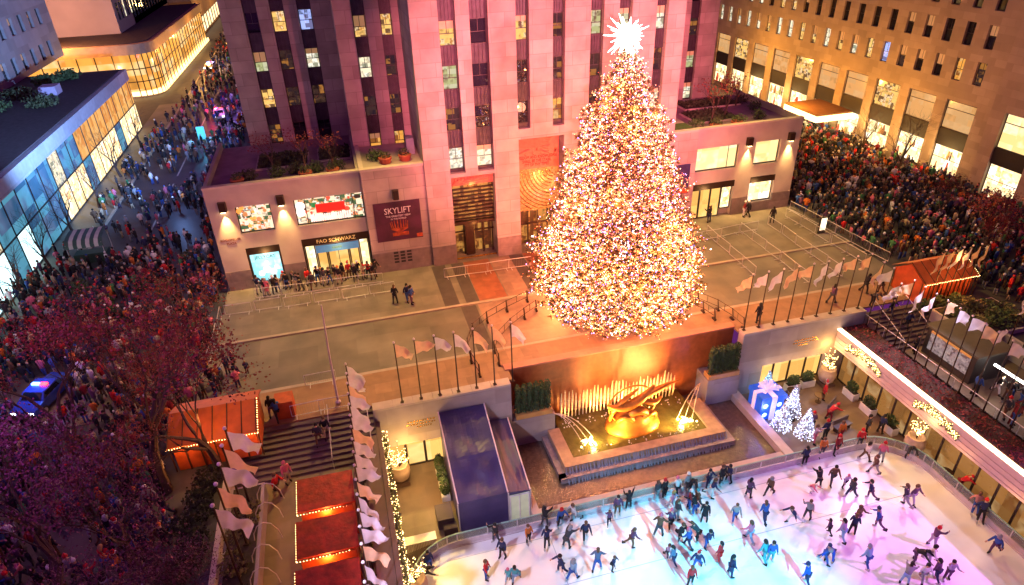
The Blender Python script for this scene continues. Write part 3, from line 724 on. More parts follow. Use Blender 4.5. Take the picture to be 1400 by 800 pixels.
for cx, cz in ((-4.6, 7.35), (-4.65, 6.75)): b.ball((cx, 57.78, cz), .42, 10, 6, 0, (1, .2, 1))
b_ = b
for q in range(44):
    s0, s1 = ((-9.8, -7.2), (-4.9, .8))[q % 2]; x = rnd.uniform(s0, s1); z = rnd.uniform(5.75, 7.9); r_ = rnd.uniform(.1, .26); tb = MB()
    tb.ball((x, 57.8, z), r_, 8, 5, 0, (1, .25, 1)) if q % 3 else tb.box(x-r_, x+r_, 57.78, 57.84, z-r_, z+r_)
    c_ = ((1, .9, .8), (.9, .1, .05), (.6, .3, .1), (.05, .25, .08), (1, .5, .1), (.05, .03, .02))[q % 6]
    tb.build('toy', mat('toy_%d' % (q % 6), c_, .5, emit=c_, power=.7), wl)
b = b_
b.build('snowy_display', mat('snowy_display', (.8, .8, .8), .5, emit=(1, .95, .85), power=1.3), f)
b = MB(); b.box(-9.98, -7.05, 57.55, 57.95, 3.4, 4.12); b.box(-9.98, -9.8, 57.55, 57.95, .1, 3.4); b.box(-7.22, -7.05, 57.55, 57.95, .1, 3.4); b.build('shopfront_frame', bronze, wl)
posm = mat('lit_blue_poster', (.2, .5, .6), .4, emit=(.22, .8, .95), power=1.0, pattern=((1.2, 1.2, 1.0), .9, [(.6, .95, 1), (.25, .8, .95), (.9, 1, 1)]))
b = MB(); b.box(-9.78, -7.24, 57.7, 57.78, .6, 3.36); po = b.build('lit_poster', posm, wl)
text('poster_lettering', 'JELLYCAT', .42, (-8.5, 57.69, 2.85), mat('poster_ink', (.03, .12, .14), .6), po)
b = MB()
for cx, cz, r_ in ((-8.6, 1.7, .34), (-8.05, 1.4, .3), (-9.1, 1.35, .28), (-7.7, 1.8, .22), (-8.5, 2.35, .2)): b.ball((cx, 57.69, cz), r_, 10, 6, 0, (1, .15, 1.1))
b.build('poster_figures', mat('poster_white', (.8, .85, .85), .6, emit=(.85, .98, 1), power=.8), po)
b = MB(); b.box(-5.1, .95, 57.48, 57.9, 3.5, 4.24); b.box(-5.1, -4.98, 57.48, 57.9, .1, 3.5); b.box(.82, .95, 57.48, 57.9, .1, 3.5); b.build('shop_fascia', bronze, wl)
text('shop_sign', 'FAO SCHWARZ', .5, (-2.05, 57.46, 3.68), mat('brass_letters', (.75, .5, .2), .35, metal=.6, emit=(1, .6, .2), power=.35), wl)
b = MB(); b.box(-3.98, -.1, 57.4, 57.46, 2.72, 3.44); bn = b.build('blue_banner', mat('blue_banner', (.06, .2, .4), .6, emit=(.05, .22, .5), power=.35), wl)
b = MB()
for k, c in enumerate(range(5)): b.box(-2.5+.18*k, -2.38+.18*k, 57.38, 57.4, 3.0, 3.2)
b.build('banner_lettering', mat('banner_ink', (.1, .25, .15), .6), bn)
for k, (a, c, z1) in enumerate(((-4.95, -4.05, 3.45), (-3.95, -3.05, 2.65), (-2.95, -1.1, 2.65), (-1.0, -.15, 2.65), (-.05, .8, 3.45))):
    window(wl, T_negy(57.9), a, c, .12, z1, shoplit if k in (0, 4) else LIT['amber'], .05, rail=0, mull=(k == 2), name='shop_door' if k in (1, 2, 3) else 'show_window', fw=.08)
text('street_sign', 'ROCKEFELLER', .3, (-10.95, 57.49, 5.05), dk, wl, xs=.9); text('street_sign', 'PLAZA', .3, (-10.95, 57.49, 4.7), dk, wl, xs=.9)
for x0, x1 in ((-12.17, -9.96), (-7.06, -5.08)): MB().box(x0, x1, 57.46, 57.6, 0, 2.0).build('granite_base', limedado, wl)
# banner block
def block(label, x0, x1, y, nm='banner_wall'):
    t = thing('stone_annex', label, 'annex', ((x0+x1)/2, y, 0))
    b = MB(); b.box(x0, x1, y, 63.9, 2.15, 10.2); b.build('wall', lime, t)
    b = MB(); b.box(x0-.02, x1, y-.04, 63.9, 0, 2.15); b.build('granite_base', limedado, t)
    b = MB(); b.box(x0-.05, x1, y-.06, y+.5, 10.2, 10.42); b.box(x0-.05, x0+.35, y+.5, 63.9, 10.2, 10.42); b.build('parapet_coping', coping_m, t)
    return t
bl = block('plain stone annex carrying the dark purple banner beside the toy shop', 1.0, 6.58, 56.65)
b = MB()
for i in range(3):
    for j in range(4): b.box(2.95+.62*i, 3.38+.62*i, 56.59, 56.63, .95+.32*j, 1.15+.32*j)
b.build('vent_slots', black_m, bl)
bt = thing('banner', 'dark purple hanging banner with white lettering on the stone annex', 'banner', (3.76, 56.6, 3.3))
b = MB(); b.box(1.66, 5.87, 56.57, 56.62, 3.3, 7.13); b.build('banner_cloth', mat('banner_purple', (.07, .012, .04), .6, var=.4, scale=.8), bt)
wt = mat('white_print', (.85, .75, .75), .6)
text('banner_lettering', 'SKYLIFT', .82, (3.8, 56.56, 6.0), wt, bt, xs=.85)
text('banner_lettering', 'THE GREATEST VIEW', .24, (3.8, 56.56, 5.66), wt, bt)
text('banner_lettering', 'IN THE WORLD', .2, (3.8, 56.56, 5.4), wt, bt)
b = MB(); op = mat('banner_orange_print', (.42, .07, .02), .6, var=.5, scale=3)
for a in range(-70, 80, 20): b.tube([(3.8, 56.565, 4.15), (3.8+.75*sin(R(a)), 56.565, 4.45+.1*cos(R(a))), (3.8+.85*sin(R(a)), 56.565, 4.6+.75*cos(R(a*.6)))], [.1, .09, .03], 6)
b.box(3.1, 4.6, 56.555, 56.57, 3.75, 4.1); b.box(5.3, 5.85, 56.555, 56.57, 3.4, 3.75); b.build('banner_picture', op, bt)
sconce_at(-10.9, 57.5, 8.0, 'bronze wall lantern on the corner pillar of the toy shop'); sconce_at(-6.1, 57.5, 8.0, 'bronze wall lantern between the two toy shop windows')
s_ = thing('wall_lantern', 'unlit bronze wall lantern above the purple banner', 'wall lamp', (3.8, 56.65, 7.5))
MB().prism([(3.55, 56.25), (4.05, 56.25), (4.1, 56.63), (3.5, 56.63)], 7.4, 8.25).build('lantern_body', bronze, s_)
MB().box(3.62, 3.98, 56.3, 56.58, 7.35, 7.39).build('lamp_glass', mat('unlit_glass', (.2, .15, .12), .2), s_)

wr = wing('two-storey shop wing with cream-lit windows right of the Christmas tree', 34.0, 46.5, 58.0,
     [(34, 34.35, 0, 9.95), (39.4, 41.3, 0, 9.95), (44.3, 46.5, 0, 9.95), (34.35, 39.4, 8.0, 9.95), (41.3, 44.3, 8.0, 9.95), (34.35, 39.4, 4.14, 5.5), (41.3, 44.3, 4.16, 5.5)], None, 71)
window(wr, T_negy(58.5), 34.35, 39.4, 5.5, 8.0, shopcream, .1, rail=0, mull=False, name='show_window', fw=.1, mulls=(38.35,))
window(wr, T_negy(58.5), 41.3, 44.3, 5.5, 8.0, shopcream, .1, rail=0, mull=False, name='show_window', fw=.1)
b = MB(); b.box(34.35, 39.4, 57.97, 58.5, 3.45, 4.14); b.box(41.3, 44.3, 57.97, 58.5, 3.5, 4.16); b.build('shop_fascia', bronze, wr)
for k in range(4): window(wr, T_negy(58.45), 34.4+1.25*k, 35.6+1.25*k, .9 if k == 3 else .12, 3.45, LIT['amber'] if k < 3 else shoplit, .05, rail=0, mull=False, name='shop_door' if k < 3 else 'show_window', fw=.08)
window(wr, T_negy(58.5), 41.3, 44.3, 1.25, 3.5, shoplit, .1, rail=0, mull=False, name='show_window', fw=.1)
for x0, x1, y1, z1 in ((39.4, 41.3, 58.1, 2.0), (44.3, 46.54, 58.1, 2.0), (41.3, 44.3, 58.5, 1.25)): MB().box(x0, x1, 57.95, y1, 0, z1).build('granite_base', limedado, wr)
br_ = block('plain stone annex with a dark banner half hidden by the Christmas tree', 30.92, 33.98, 57.0)
bt = thing('banner', 'dark blue hanging banner just right of the Christmas tree', 'banner', (32.5, 56.95, 3.8))
MB().box(31.7, 33.35, 56.92, 56.97, 3.85, 7.0).build('banner_cloth', mat('banner_blue', (.035, .025, .09), .6, var=.3), bt)
b = MB(); b.box(31.75, 33.3, 56.91, 56.92, 3.9, 4.4); b.build('banner_picture', op, bt)
sconce_at(40.4, 58, 7.9, 'bronze wall lantern between the two cream shop windows'); sconce_at(45.3, 58, 7.9, 'bronze wall lantern on the right-hand corner pillar')
# shop light spilling on the pavement
for x, y in ((-8.5, 56.6), (-2, 56.4), (36.5, 57), (42.5, 57)): point('shop_lamp', (x, y, 3.0), (1, .68, .3), 110, .3)

# ---- the big stone block across the right street
t = thing('stone_office_block', 'long orange-lit stone office block with bright street-level shop windows', 'office building', (68, 90, 0))
Tr = T_negx(68.0)
BY = [(61.2-5.75*k if k < 0 else 57.15+5.62*k, 0) for k in range(8)]
bays = [(57.15+5.6*k, 61.25+5.6*k) for k in range(10)]
w_ = MB(); ed = [55.0]+[v for b_ in bays for v in b_]+[130]
for a, c in zip(ed[::2], ed[1::2]): w_.box(68, 69, a, c, 0, 9.15)
rows = [(11.3, 13.7), (15.1, 17.5), (18.9, 21.3), (22.7, 25.1)]
wy = [57.6+2.8*k for k in range(24)]
zs = 9.15
for z0, z1 in rows:
    w_.box(68, 69, 55, 130, zs, z0)
    e2 = [55]+[v for y in wy for v in (y, y+1.15)]+[130]
    for a, c in zip(e2[::2], e2[1::2]): w_.box(68, 69, a, c, z0, z1)
    zs = z1
w_.box(68, 69, 55, 130, zs, 34); w_.box(69.02, 90, 55, 130, 0, 34); w_.box(67.4, 90, 38, 54.98, 9.6, 34); w_.box(67.4, 90, 53.3, 54.98, 0, 9.6); w_.box(67.4, 90, 38, 49.3, 0, 9.6); w_.box(68.2, 90, 49.3, 53.3, 0, 9.6)
for a, c in bays: w_.box(68.35, 69, a, c, 0, .75)
w_.build('wall', sandst, t)
for i, (a, c) in enumerate(bays):
    MB().box(68.15, 68.9, a, c, 4.0, 5.9).build('spandrel', mat('dark_awning_panel', (.02, .015, .015), .6), t)
    sw = window(t, T_negx(68.4), a, c, .75, 4.0, shoplit, .05, rail=.55, mull=False, name='show_window', fw=.1)
    for q in range(6):
        u = rnd.uniform(a+.4, c-.4); z0 = rnd.choice([.85, .85, 2.6]); h_ = rnd.uniform(.5, 1.5); wd = rnd.uniform(.1, .3); c_ = ((.5, .3, .1), (.6, .08, .04), (.1, .06, .04), (.9, .75, .5), (.25, .12, .05), (.2, .22, .1))[q]
        MB().lathe([(wd*.6, 0), (wd, h_*.35), (wd*.5, h_*.75), (wd*.55, h_*.9), (.05, h_)], (68.22, u, z0), 7).build('display_item', mat('display_%d' % q, c_, .6, emit=c_, power=.5), sw)
    window(t, T_negx(68.4), a, c, 5.9, 9.1, mat('lit_upper_window', (.05, .03, .02), .2, emit=(1, .5, .17), power=.75, pattern=((.6, .6, 1.4), .75, [(1, .58, .25), (.9, .5, .2)])) if i % 3 != 2 else LIT['warm'], .05, rail=0, mull=False, name='upper_window', fw=.1, transoms=(8.2,))
rp = ['dark']*9
for r_, (z0, z1) in enumerate(rows):
    for k, y in enumerate(wy):
        if k > 19 and r_ > 1: continue
        pn = 'dark'
        if r_ == 0: pn = ['dim', 'orange', 'dark', 'dark', 'dim', 'blue', 'warm', 'white'][k] if k < 8 else rnd.choice(['white', 'white', 'warm'])
        elif r_ == 1: pn = 'dark' if k < 12 else rnd.choice(['dark', 'white', 'warm'])
        window(t, T_negx(68.4), y, y+1.15, z0, z1, LIT[pn], .05, rail=.5, mull=True, fw=.07, blind=rnd.choice([.42, .48, .46, 0]) if pn in ('dark', 'dim') else (rnd.choice([0, .45]) if pn in ('white', 'warm') else 0))
window(t, T_negx(67.9), 49.3, 53.3, 5.9, 9.6, LIT['warm'] if 0 else shopcream, .05, rail=0, mull=False, name='upper_window', fw=.1, transoms=(8.6,))
MB().box(67.6, 68.1, 49.3, 53.3, 4.2, 5.9).build('spandrel', mat('dark_awning_panel'), t)
window(t, T_negx(67.9), 49.3, 53.3, .4, 4.2, shoplit, .05, rail=.55, mull=False, name='show_window', fw=.1)
b = MB(); b.box(62.3, 67.9, 75.2, 82.2, 4.0, 4.25); b.build('canopy_roof', mat('canopy_top', (.2, .09, .04), .7), t)
b = MB(); b.box(62.2, 67.9, 75.1, 82.3, 3.2, 4.0); b.build('canopy_lights', mat('canopy_glow', (1, .9, .7), .5, emit=(1, .72, .3), power=4), t)
for y in (60, 66, 72, 80, 90, 100): point('shopfront_lamp', (66.4, y, 3.4), (1, .6, .2), 420, .4)
for y, z, p_ in ((68, 7, 1500), (80, 6.5, 2300), (95, 7, 2600)): point('street_lamp_and_fill', (61, y, z), (1, .42, .06), p_*2.0, .4)

# ---- blue glass shop on the left street
t = thing('glass_shop_building', 'low glass-walled shop building glowing blue and amber on the left street', 'shop building', (-31.5, 85, 0))
b = MB(); b.box(-62, -31.7, 40, 120, 0, 7.7); b.build('core', roof_m, t)
b = MB(); b.box(-62, -31.3, 40, 120.2, 7.75, 9.35); b.build('parapet', mat('grey_parapet', (.36, .38, .44), .6, brick=(3.4, 2, .75, 'wall', .03)), t)
b = MB(); b.box(-61.5, -32, 41, 119.5, 9.36, 9.45); b.build('roof', roof_m, t)
bluelit = mat('blue_glass', (.03, .08, .12), .06, emit=(.10, .36, .52), power=.85, pattern=((.35, .35, .5), .35, [(.12, .4, .6), (.1, .16, .3), (.03, .1, .2)]))
bluewhite = mat('white_screen_glass', (.2, .3, .3), .1, emit=(.6, .95, 1), power=2.2)
k = 0; y = 42
while y < 119.5:
    y1 = min(y+3.2, 119.9)
    up = (bluelit if k % 6 else LIT['white']) if y < 92 else LIT['amberpanel']
    lo = bluewhite if y < 68 and k % 3 != 1 else bluelit if y < 80 else (shoplit if k % 5 else bluelit)
    if k == 15: up = LIT['amberpanel']
    window(t, T_posx(-31.6), y+.03, y1-.03, 4.1, 7.7, up, .05, rail=0, mull=False, name='glass_panel', fw=.06)
    window(t, T_posx(-31.6), y+.03, y1-.03, .2, 4.05, lo, .05, rail=0, mull=False, name='glass_panel', fw=.06)
    y = y1; k += 1
# tower set back on its roof
t = thing('setback_tower', 'pale blue-lit tower block standing back above the glass shop roof', 'office building', (-45, 90, 9.4))
b = MB(); wy2 = [60+4*k for k in range(19)]; zs = 9.4
for z0, z1 in ((10.2, 12.6), (15.2, 17.6), (20.5, 23), (25.5, 28)):
    b.box(-46, -45, 40, 138, zs, z0); e2 = [40]+[v for y in wy2 for v in (y, y+1.7)]+[138]
    for a, c in zip(e2[::2], e2[1::2]): b.box(-46, -45, a, c, z0, z1)
    zs = z1
b.box(-46, -45, 40, 138, zs, 34); b.box(-70, -46.02, 40, 138, 9.4, 34)
b.build('wall', mat('pale_tower_stone', (.4, .4, .42), .8, var=.1, scale=.3, brick=(3, 1.5, .85, 'wall')), t)
for z0, z1 in ((10.2, 12.6), (15.2, 17.6)):
    for y in wy2: window(t, T_posx(-45.5), y, y+1.7, z0, z1, LIT['dim'] if rnd.random() < .3 else darkglass, .05, mull=False, rail=.5, blind=.4 if rnd.random() < .4 else 0)
b = MB(); b.box(-38.5, -36.4, 104, 106.2, 9.45, 10.6); b.top('roof_cabin', mat('pale_cabin', (.45, .35, .5), .7), 'small pale plant cabin on the dark roof of the glass shop', 'roof cabin')
spot('tower_floodlight', (-12, 61, 12), (-45, 108, 17), (.26, .46, 1), 190000, 70, .9, .3)
spot('tower_floodlight', (-20, 74, 9), (-31, 80, 7), (.2, .55, 1), 6000, 110, .9, .3)
# building across the side street (blank flank, amber-lit)
t = thing('corner_office_block', 'amber-lit office block with a blank corner beyond the glass shop', 'office building', (-60, 150, 0))
b = MB(); b.box(-90, -52, 150, 215, 0, 48); b.box(-51.98, -40, 158, 215, 0, 48); b.build('wall', mat('amber_stone', (.42, .34, .28), .8, var=.1, scale=.2), t)
for z0 in (9, 15, 21, 27):
    for k in range(5): window(t, T_negy(150), -64+2.6*k, -62.9+2.6*k, z0, z0+3.2, darkglass, .02, mull=False)
    for k in range(9): window(t, T_posx(-40), 160+2.7*k, 161.2+2.7*k, z0+3, z0+6.2, rnd.choice([darkglass, darkglass, LIT['white']]), .02, mull=False)
point('street_lamp_and_fill', (-48, 141, 13), (1, .36, .1), 15000, .5)
# curved golden glass building
t = thing('curved_glass_building', 'golden-lit glass building with a rounded corner at the far crossing', 'shop building', (-36, 160, 0))
pth = [(-60, 143)]+[(-36+4*sin(R(a)), 147-4*cos(R(a))) for a in range(0, 91, 15)]+[(-31.5, 175), (-31, 206)]
inner = [(-60, 206)]
b = MB(); b.prism(pth+inner, 7.8, 9.6); b.prism([(x-.2 if x > -59 else x, y+.2 if y < 200 else y) for x, y in pth]+inner, 0, .25); b.build('parapet', mat('amber_parapet', (.45, .28, .16), .7), t)
b = MB(); b.prism([(x-.6 if x > -59 else x, y+.6 if y < 200 else y) for x, y in pth]+[(-60, 205.8)], .26, 7.79); b.build('glass_wall', mat('golden_glass', (.1, .06, .02), .1, emit=(1, .42, .07), power=1.15, pattern=((.22, .22, .4), .5, [(1, .52, .14), (1, .68, .3), (.8, .3, .05)])), t)
b = MB(); b.prism([(x-1 if x > -59 else x, y+1 if y < 200 else y) for x, y in pth]+[(-59, 204)], 9.61, 9.72); b.build('roof', roof_m, t)
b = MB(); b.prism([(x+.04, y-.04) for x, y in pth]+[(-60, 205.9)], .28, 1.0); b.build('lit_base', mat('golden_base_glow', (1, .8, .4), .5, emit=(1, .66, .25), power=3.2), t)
fr = MB()
seg = []
for (ax, ay), (bx, by) in zip(pth, pth[1:]):
    L = math.hypot(bx-ax, by-ay); kk = max(1, round(L/3.0))
    for j in range(kk): seg.append((ax+(bx-ax)*j/kk, ay+(by-ay)*j/kk))
for x, y in seg: fr.box(x-.08, x+.08, y-.08, y+.08, .25, 7.8)
for z in (2.9, 5.2): fr.tube([(x, y, z) for x, y in pth], .09, 4)
fr.build('mullions', bronze, t)
b = MB(); b.box(-75, -40, 172, 230, 9.7, 45); b.build('upper_tower', mat('plum_stone', (.3, .22, .24), .8, var=.15, scale=.3), t)
for z0 in (11, 15, 19):
    for k in range(14): window(t, T_posx(-40), 173+3.2*k, 174.4+3.2*k, z0, z0+2.4, rnd.choice([darkglass, darkglass, LIT['warm'], darkglass]), .02, mull=False)
for y in (150, 165, 185): point('street_lamp_and_fill', (-27.5, y, 5), (1, .5, .12), 2600, .5)
point('street_lamp_and_fill', (-40, 138, 4.5), (1, .55, .15), 1500, .5)
# far end of the street
t = thing('far_office_block', 'dark amber office block far up the left street', 'office building', (-50, 260, 0))
MB().box(-90, -34, 212, 420, 0, 40).build('wall', mat('far_stone', (.3, .2, .14), .8, var=.2, scale=.2), t)
for k in range(16): window(t, T_posx(-34), 215+6*k, 219.5+6*k, .5, 4.5, shoplit, .05, rail=0, mull=False, name='show_window')
MB().box(-13, 60, 330, 420, 0, 60).top('far_tower', mat('far_stone'), 'dark far tower closing the left street', 'office building')
for y in (220, 250, 290): point('street_lamp_and_fill', (-24, y, 6), (1, .48, .12), 5000, .5)
# ================================================================== THE CHRISTMAS TREE
TX, TY = 19.75, 43.6
prof = [(21.0, .3), (20.3, 1.0), (19.5, 1.45), (18.8, 1.8), (17.6, 2.45), (16.4, 3.2), (15.2, 3.7), (13.9, 4.15), (11.7, 4.85), (9.4, 5.6), (7, 6.5), (5, 7.25), (3.3, 7.2), (2.0, 6.4), (1.0, 5.2)]
def rad_at(z):
    for (z0, r0), (z1, r1) in zip(prof, prof[1:]):
        if z1 <= z <= z0: return r1+(r0-r1)*(z-z1)/(z0-z1)
    return prof[-1][1]
tr = random.Random(5)
t = thing('christmas_tree', 'huge Christmas tree covered in thousands of coloured lights', 'Christmas tree', (TX, TY, 0))
b = MB(); b.tube([(TX, TY, 0), (TX, TY, 6), (TX, TY, 14), (TX, TY, 21)], [.55, .42, .22, .04], 10); b.build('trunk', bark, t)
boughs = MB(); fol = MB(); bulbs_pos = []
nb = 0
zz = .9
while zz < 20.9:
    r0 = rad_at(max(1.0, zz))*.885; cnt = max(5, int(r0*6.2))
    for k in range(cnt):
        a = 2*pi*(k+tr.random()*.9)/cnt; L = r0*tr.choice([.8, .9, .96, 1.0, 1.03, 1.08, 1.15]); z = zz+tr.uniform(-.25, .25)
        pts = []
        droop = .18*L
        for i in range(6):
            s_ = i/5; pts.append(Vector((TX+cos(a)*L*s_, TY+sin(a)*L*s_, z+.22*L*(1-s_)-droop*sin(s_*pi*.75)+.10*L*s_**3+.12)))
        if k % 2 == 0: boughs.tube(pts, [.05, .045, .04, .03, .02, .012], 3, cap=False)
        ncl = max(3, int(L*1.7))
        for c in range(ncl):
            s_ = .3+.7*(c+tr.random())/ncl if L > 1.5 else tr.uniform(.3, 1.0)
            s_ = min(1.02, s_); i = min(4, int(s_*5)); p = pts[i].lerp(pts[i+1], s_*5-i)
            side = Vector((-sin(a), cos(a), 0)); out = Vector((cos(a), sin(a), 0))
            p = p+side*tr.gauss(0, .16+.16*s_)+Vector((0, 0, tr.gauss(0, .09)))
            for q in range(15):
                d = (out*tr.uniform(.2, 1)+side*tr.uniform(-1, 1)+Vector((0, 0, tr.uniform(-.45, .55)))).normalized()
                ln = tr.uniform(.22, .45); wv = d.cross(Vector((tr.gauss(0, 1), tr.gauss(0, 1), tr.gauss(0, 1)))).normalized()*tr.uniform(.045, .085)
                fol.quad(p-wv, p+wv, p+d*ln)
            if s_ > .45:
                for q in range(2 if s_ < .75 else tr.choice([3, 3, 4])):
                    bulbs_pos.append(p+Vector((tr.gauss(0, .2), tr.gauss(0, .2), tr.gauss(0, .16)))+out*tr.uniform(0, .15))
    zz += .36 if zz < 17 else .28
boughs.build('boughs', bark, t)
f_ = fol.build('foliage', leafy('spruce_needles', (.14, .095, .035), .5), t)
bulb_cols = [((1, .58, .28), 11, 6), ((1, .78, .84), 12, 4), ((1, .06, .015), 6, 8), ((1, .17, .02), 7, 8), ((.12, .8, .2), 2.5, 2), ((.12, .17, 1), 7, 4), ((.8, .2, .9), 6, 2)]
bm = [mat('bulb_%s' % n_, (.5, .5, .5), .4, emit=c, power=p) for n_, (c, p, w_) in zip(('gold', 'white', 'red', 'amber', 'green', 'blue', 'violet'), bulb_cols)]
wts = [w_ for c, p, w_ in bulb_cols]
tr.shuffle(bulbs_pos)
big = sorted(bulbs_pos[:1500], key=lambda p: (p.y, p.z))[:100]; bigset = set(id(p) for p in big)
strn = MB()
for p in bulbs_pos:
    if id(p) in bigset: continue
    if p.y > TY+3.5 and tr.random() < .5: continue
    strn.octa(p, tr.choice([.022, .028, .034, .04, .048, .06]), mi=tr.choices(range(7), wts)[0])
fill_cols = [((1, .45, .09), 4.2, 9), ((1, .2, .025), 4.2, 9), ((1, .05, .02), 3, 5), ((1, .6, .5), 3, 2), ((.2, .8, .25), 1.4, 1), ((.25, .3, 1), 2.6, 2)]
fm_ = [mat('small_bulb_%d' % i, (.5, .4, .3), .4, emit=c, power=p, sample=False) for i, (c, p, w_) in enumerate(fill_cols)]
for p in bulbs_pos:
    if p.y > TY+3: continue
    for q in range(3):
        d = Vector((tr.gauss(0, .16), tr.gauss(0, .16), tr.gauss(0, .14))); c = Vector((TX, TY, p.z))
        strn.octa(p.lerp(c, tr.uniform(0, .14))+d, tr.choice([.026, .033, .042]), mi=7+tr.choices(range(6), [w_ for c_, p_, w_ in fill_cols])[0])
so = strn.build('string_lights', bm+fm_, t); so['kind'] = 'stuff'
for k, p in enumerate(big): MB().octa(p, .06).build('light_bulb', bm[tr.choices(range(7), wts)[0]], t)
for k in range(130):
    z = 1.2+19*(1-math.sqrt(tr.random()))*1.0; a = k*2.39996; r_ = rad_at(z)*tr.choice([.7, .8, .9])
    point('tree_inner_glow', (TX+r_*cos(a), TY+r_*sin(a), z), (1, .29, .07), 330, .12)
for z, n_ in ((2.5, 8), (7, 7), (12, 5), (17, 3)):
    for k in range(n_):
        a = 2*pi*(k+.5*(z > 5))/n_; r_ = rad_at(z)*1.1
        point('tree_glow', (TX+r_*cos(a), TY+r_*sin(a), z), (1, .36, .2), 190, .5)
print('tree', len(bulbs_pos), len(fol.f))
# spiked star on top
st = thing('star_topper', 'blazing white spiked crystal star on the tip of the Christmas tree', 'tree star', (TX-.1, TY, 22.1))
starm = mat('star_glow', (1, 1, 1), .3, emit=(1, .86, .84), power=14)
MB().ball((TX-.1, TY, 22.1), .4, 14, 10).build('core', starm, st)
for k in range(64):
    zc = 1-2*(k+.5)/64; a = k*2.39996; s_ = math.sqrt(1-zc*zc); d = Vector((s_*cos(a), s_*sin(a), zc)); L = tr.choice([1.0, 1.25, 1.65, 1.2])
    c = Vector((TX-.1, TY, 22.1))
    MB().tube([c+d*.3, c+d*L], [.09, .004], 5).build('spike', starm, st)
b = MB(); b.tube([(TX-.1, TY, 20.6), (TX-.1, TY, 21.5)], .06, 6); b.build('mount', steel, st)
point('star_glow_lamp', (TX-.1, TY-2.2, 22.1), (1, .72, .75), 2600, .4)

# ================================================================== FLAGS
def flag_mesh(seed, w_=1.5, h=1.0, droop=.55, side=1):
    r_ = random.Random(seed); b = MB(); nx, ny = 12, 8; ph = r_.uniform(0, 6); fr = r_.uniform(1.4, 2.4)
    for j in range(ny+1):
        for i in range(nx+1):
            u = i/nx; v = j/ny
            x = side*w_*u*(.9-.2*v)*(1-.35*droop); z = -h*v*(1-.5*u)-droop*w_*u*u*.7-droop*.35*u
            y = .16*u*sin(fr*2*pi*u*.8+ph+v*2.2)+.07*u*sin(7*v+ph)
            b.v.append((x, y, z))
    for j in range(ny):
        for i in range(nx):
            a = j*(nx+1)+i; b.f.append((a, a+1, a+nx+2, a+nx+1)); b.mi.append(0)
    return b
def flag_cloth(name, c):
    return leafy(name, c, .5, .08)
silver = flag_cloth('silver_flag', (.74, .7, .8)); goldf = flag_cloth('gold_flag', (.82, .56, .36))
protos = {}
def flagpole(loc, colour, lean, label, group, seed, rz=0, h=5.0, droop=.55):
    key = (colour, seed % 7, lean, droop)
    if key not in protos:
        p = thing('flagpole', label, 'flagpole', (0, 0, 0), group)
        MB().tube([(0, 0, 0), (0, 0, h)], [.055, .035], 6).build('pole', bronze, p)
        MB().ball((0, 0, h+.07), .085, 7, 5).build('finial', mat('pale_finial', (.8, .7, .65), .3), p)
        f = flag_mesh(seed, 1.65, 1.05, droop, lean); f.v = [(x+.05*lean, y, z+h-.12) for x, y, z in f.v]
        f.build('flag', silver if colour == 'silver' else goldf, p, True)
        MB().box(-.12, .12, -.12, .12, 0, .05).build('base_plate', bronze, p)
        protos[key] = p; p.location = loc; p.rotation_euler = (0, 0, rz); return p
    p = copy_tree(protos[key]); p.location = loc; p.rotation_euler = (0, 0, rz); p['label'] = label; p['group'] = group
    return p
cl = ['gold', 'gold', 'silver', 'silver', 'gold', 'gold', 'silver', 'silver']
for k in range(8):
    if k == 0: continue
    flagpole((-.2+1.33*k, 36.75, .3), cl[k-1] if k > 1 else 'gold', 1, '%s %s-flag pole from the left along the left plaza wall' % (ORD[k-1], cl[k-1]), 'flagpoles along the plaza wall', 3+k*5, rz=R(rnd.uniform(-15, 15)), droop=[.5, .6, .25, .7, .9, .95, 1.0, .9][k])
cl = ['gold', 'silver', 'silver', 'gold', 'gold', 'silver', 'silver', 'gold', 'gold']
for k in range(9):
    flagpole((28.35+1.325*k, 37.55, .3), cl[k], -1, '%s-flag pole, %s from the tree along the right plaza wall' % (cl[k], ORD[k]), 'flagpoles along the plaza wall', 8+k*5, rz=R(rnd.uniform(-20, 20)), droop=rnd.choice([.35, .6, .9]))
for k in range(15):
    c = 'gold' if k % 3 == 0 else 'silver'
    flagpole((39.35, 36.6-1.02*k, -.85), c, -1 if k < 6 else 1, '%s-flag pole, %s from the plaza corner down the right arcade' % (c, ORD[k]), 'flagpoles above the right arcade', 4+k*3, rz=R(rnd.uniform(-25, 25)), h=5.8, droop=rnd.choice([.15, .4, .6, .9]))
for k in range(20):
    c = 'gold' if k % 4 == 2 else 'silver'
    flagpole((-2.1, 36.0-1.03*k, -1.5), c, 1, '%s-flag pole, %s down the left edge beside the red stalls' % (c, ORD[k]), 'flagpoles above the left arcade', 6+k*7, rz=R(rnd.uniform(-38, -12)), h=6.3, droop=rnd.choice([.45, .6, .75]))
for k in range(6):
    c = 'gold' if k in (0, 1, 4, 5) else 'silver'
    flagpole((45.3+.88*k, 36.7, 0), c, -1, '%s-flag pole, %s in the row beside the right orange chalet' % (c, ORD[k]), 'flagpoles by the orange chalet', 9+k*3, rz=R(15+rnd.uniform(-10, 10)), droop=.95)
for k in range(5):
    c = 'gold' if k % 2 else 'silver'
    flagpole((-8.7, 30.6-1.4*k, -.2), c, 1, '%s-flag pole, %s beside the lower left planting bed' % (c, ORD[k]), 'flagpoles over the lower left bed', 12+k*3, rz=R(-15+rnd.uniform(-15, 10)), h=4.4, droop=.55).scale = (1.35,)*3
for k in range(4):
    c = 'silver' if k else 'silver'
    flagpole((46.4, 30.2-1.1*k, -.2), c, -1, 'silver-flag pole, %s by the far right planting bed' % ORD[k], 'flagpoles by the far right bed', 3+k*4, rz=R(30), droop=.8)

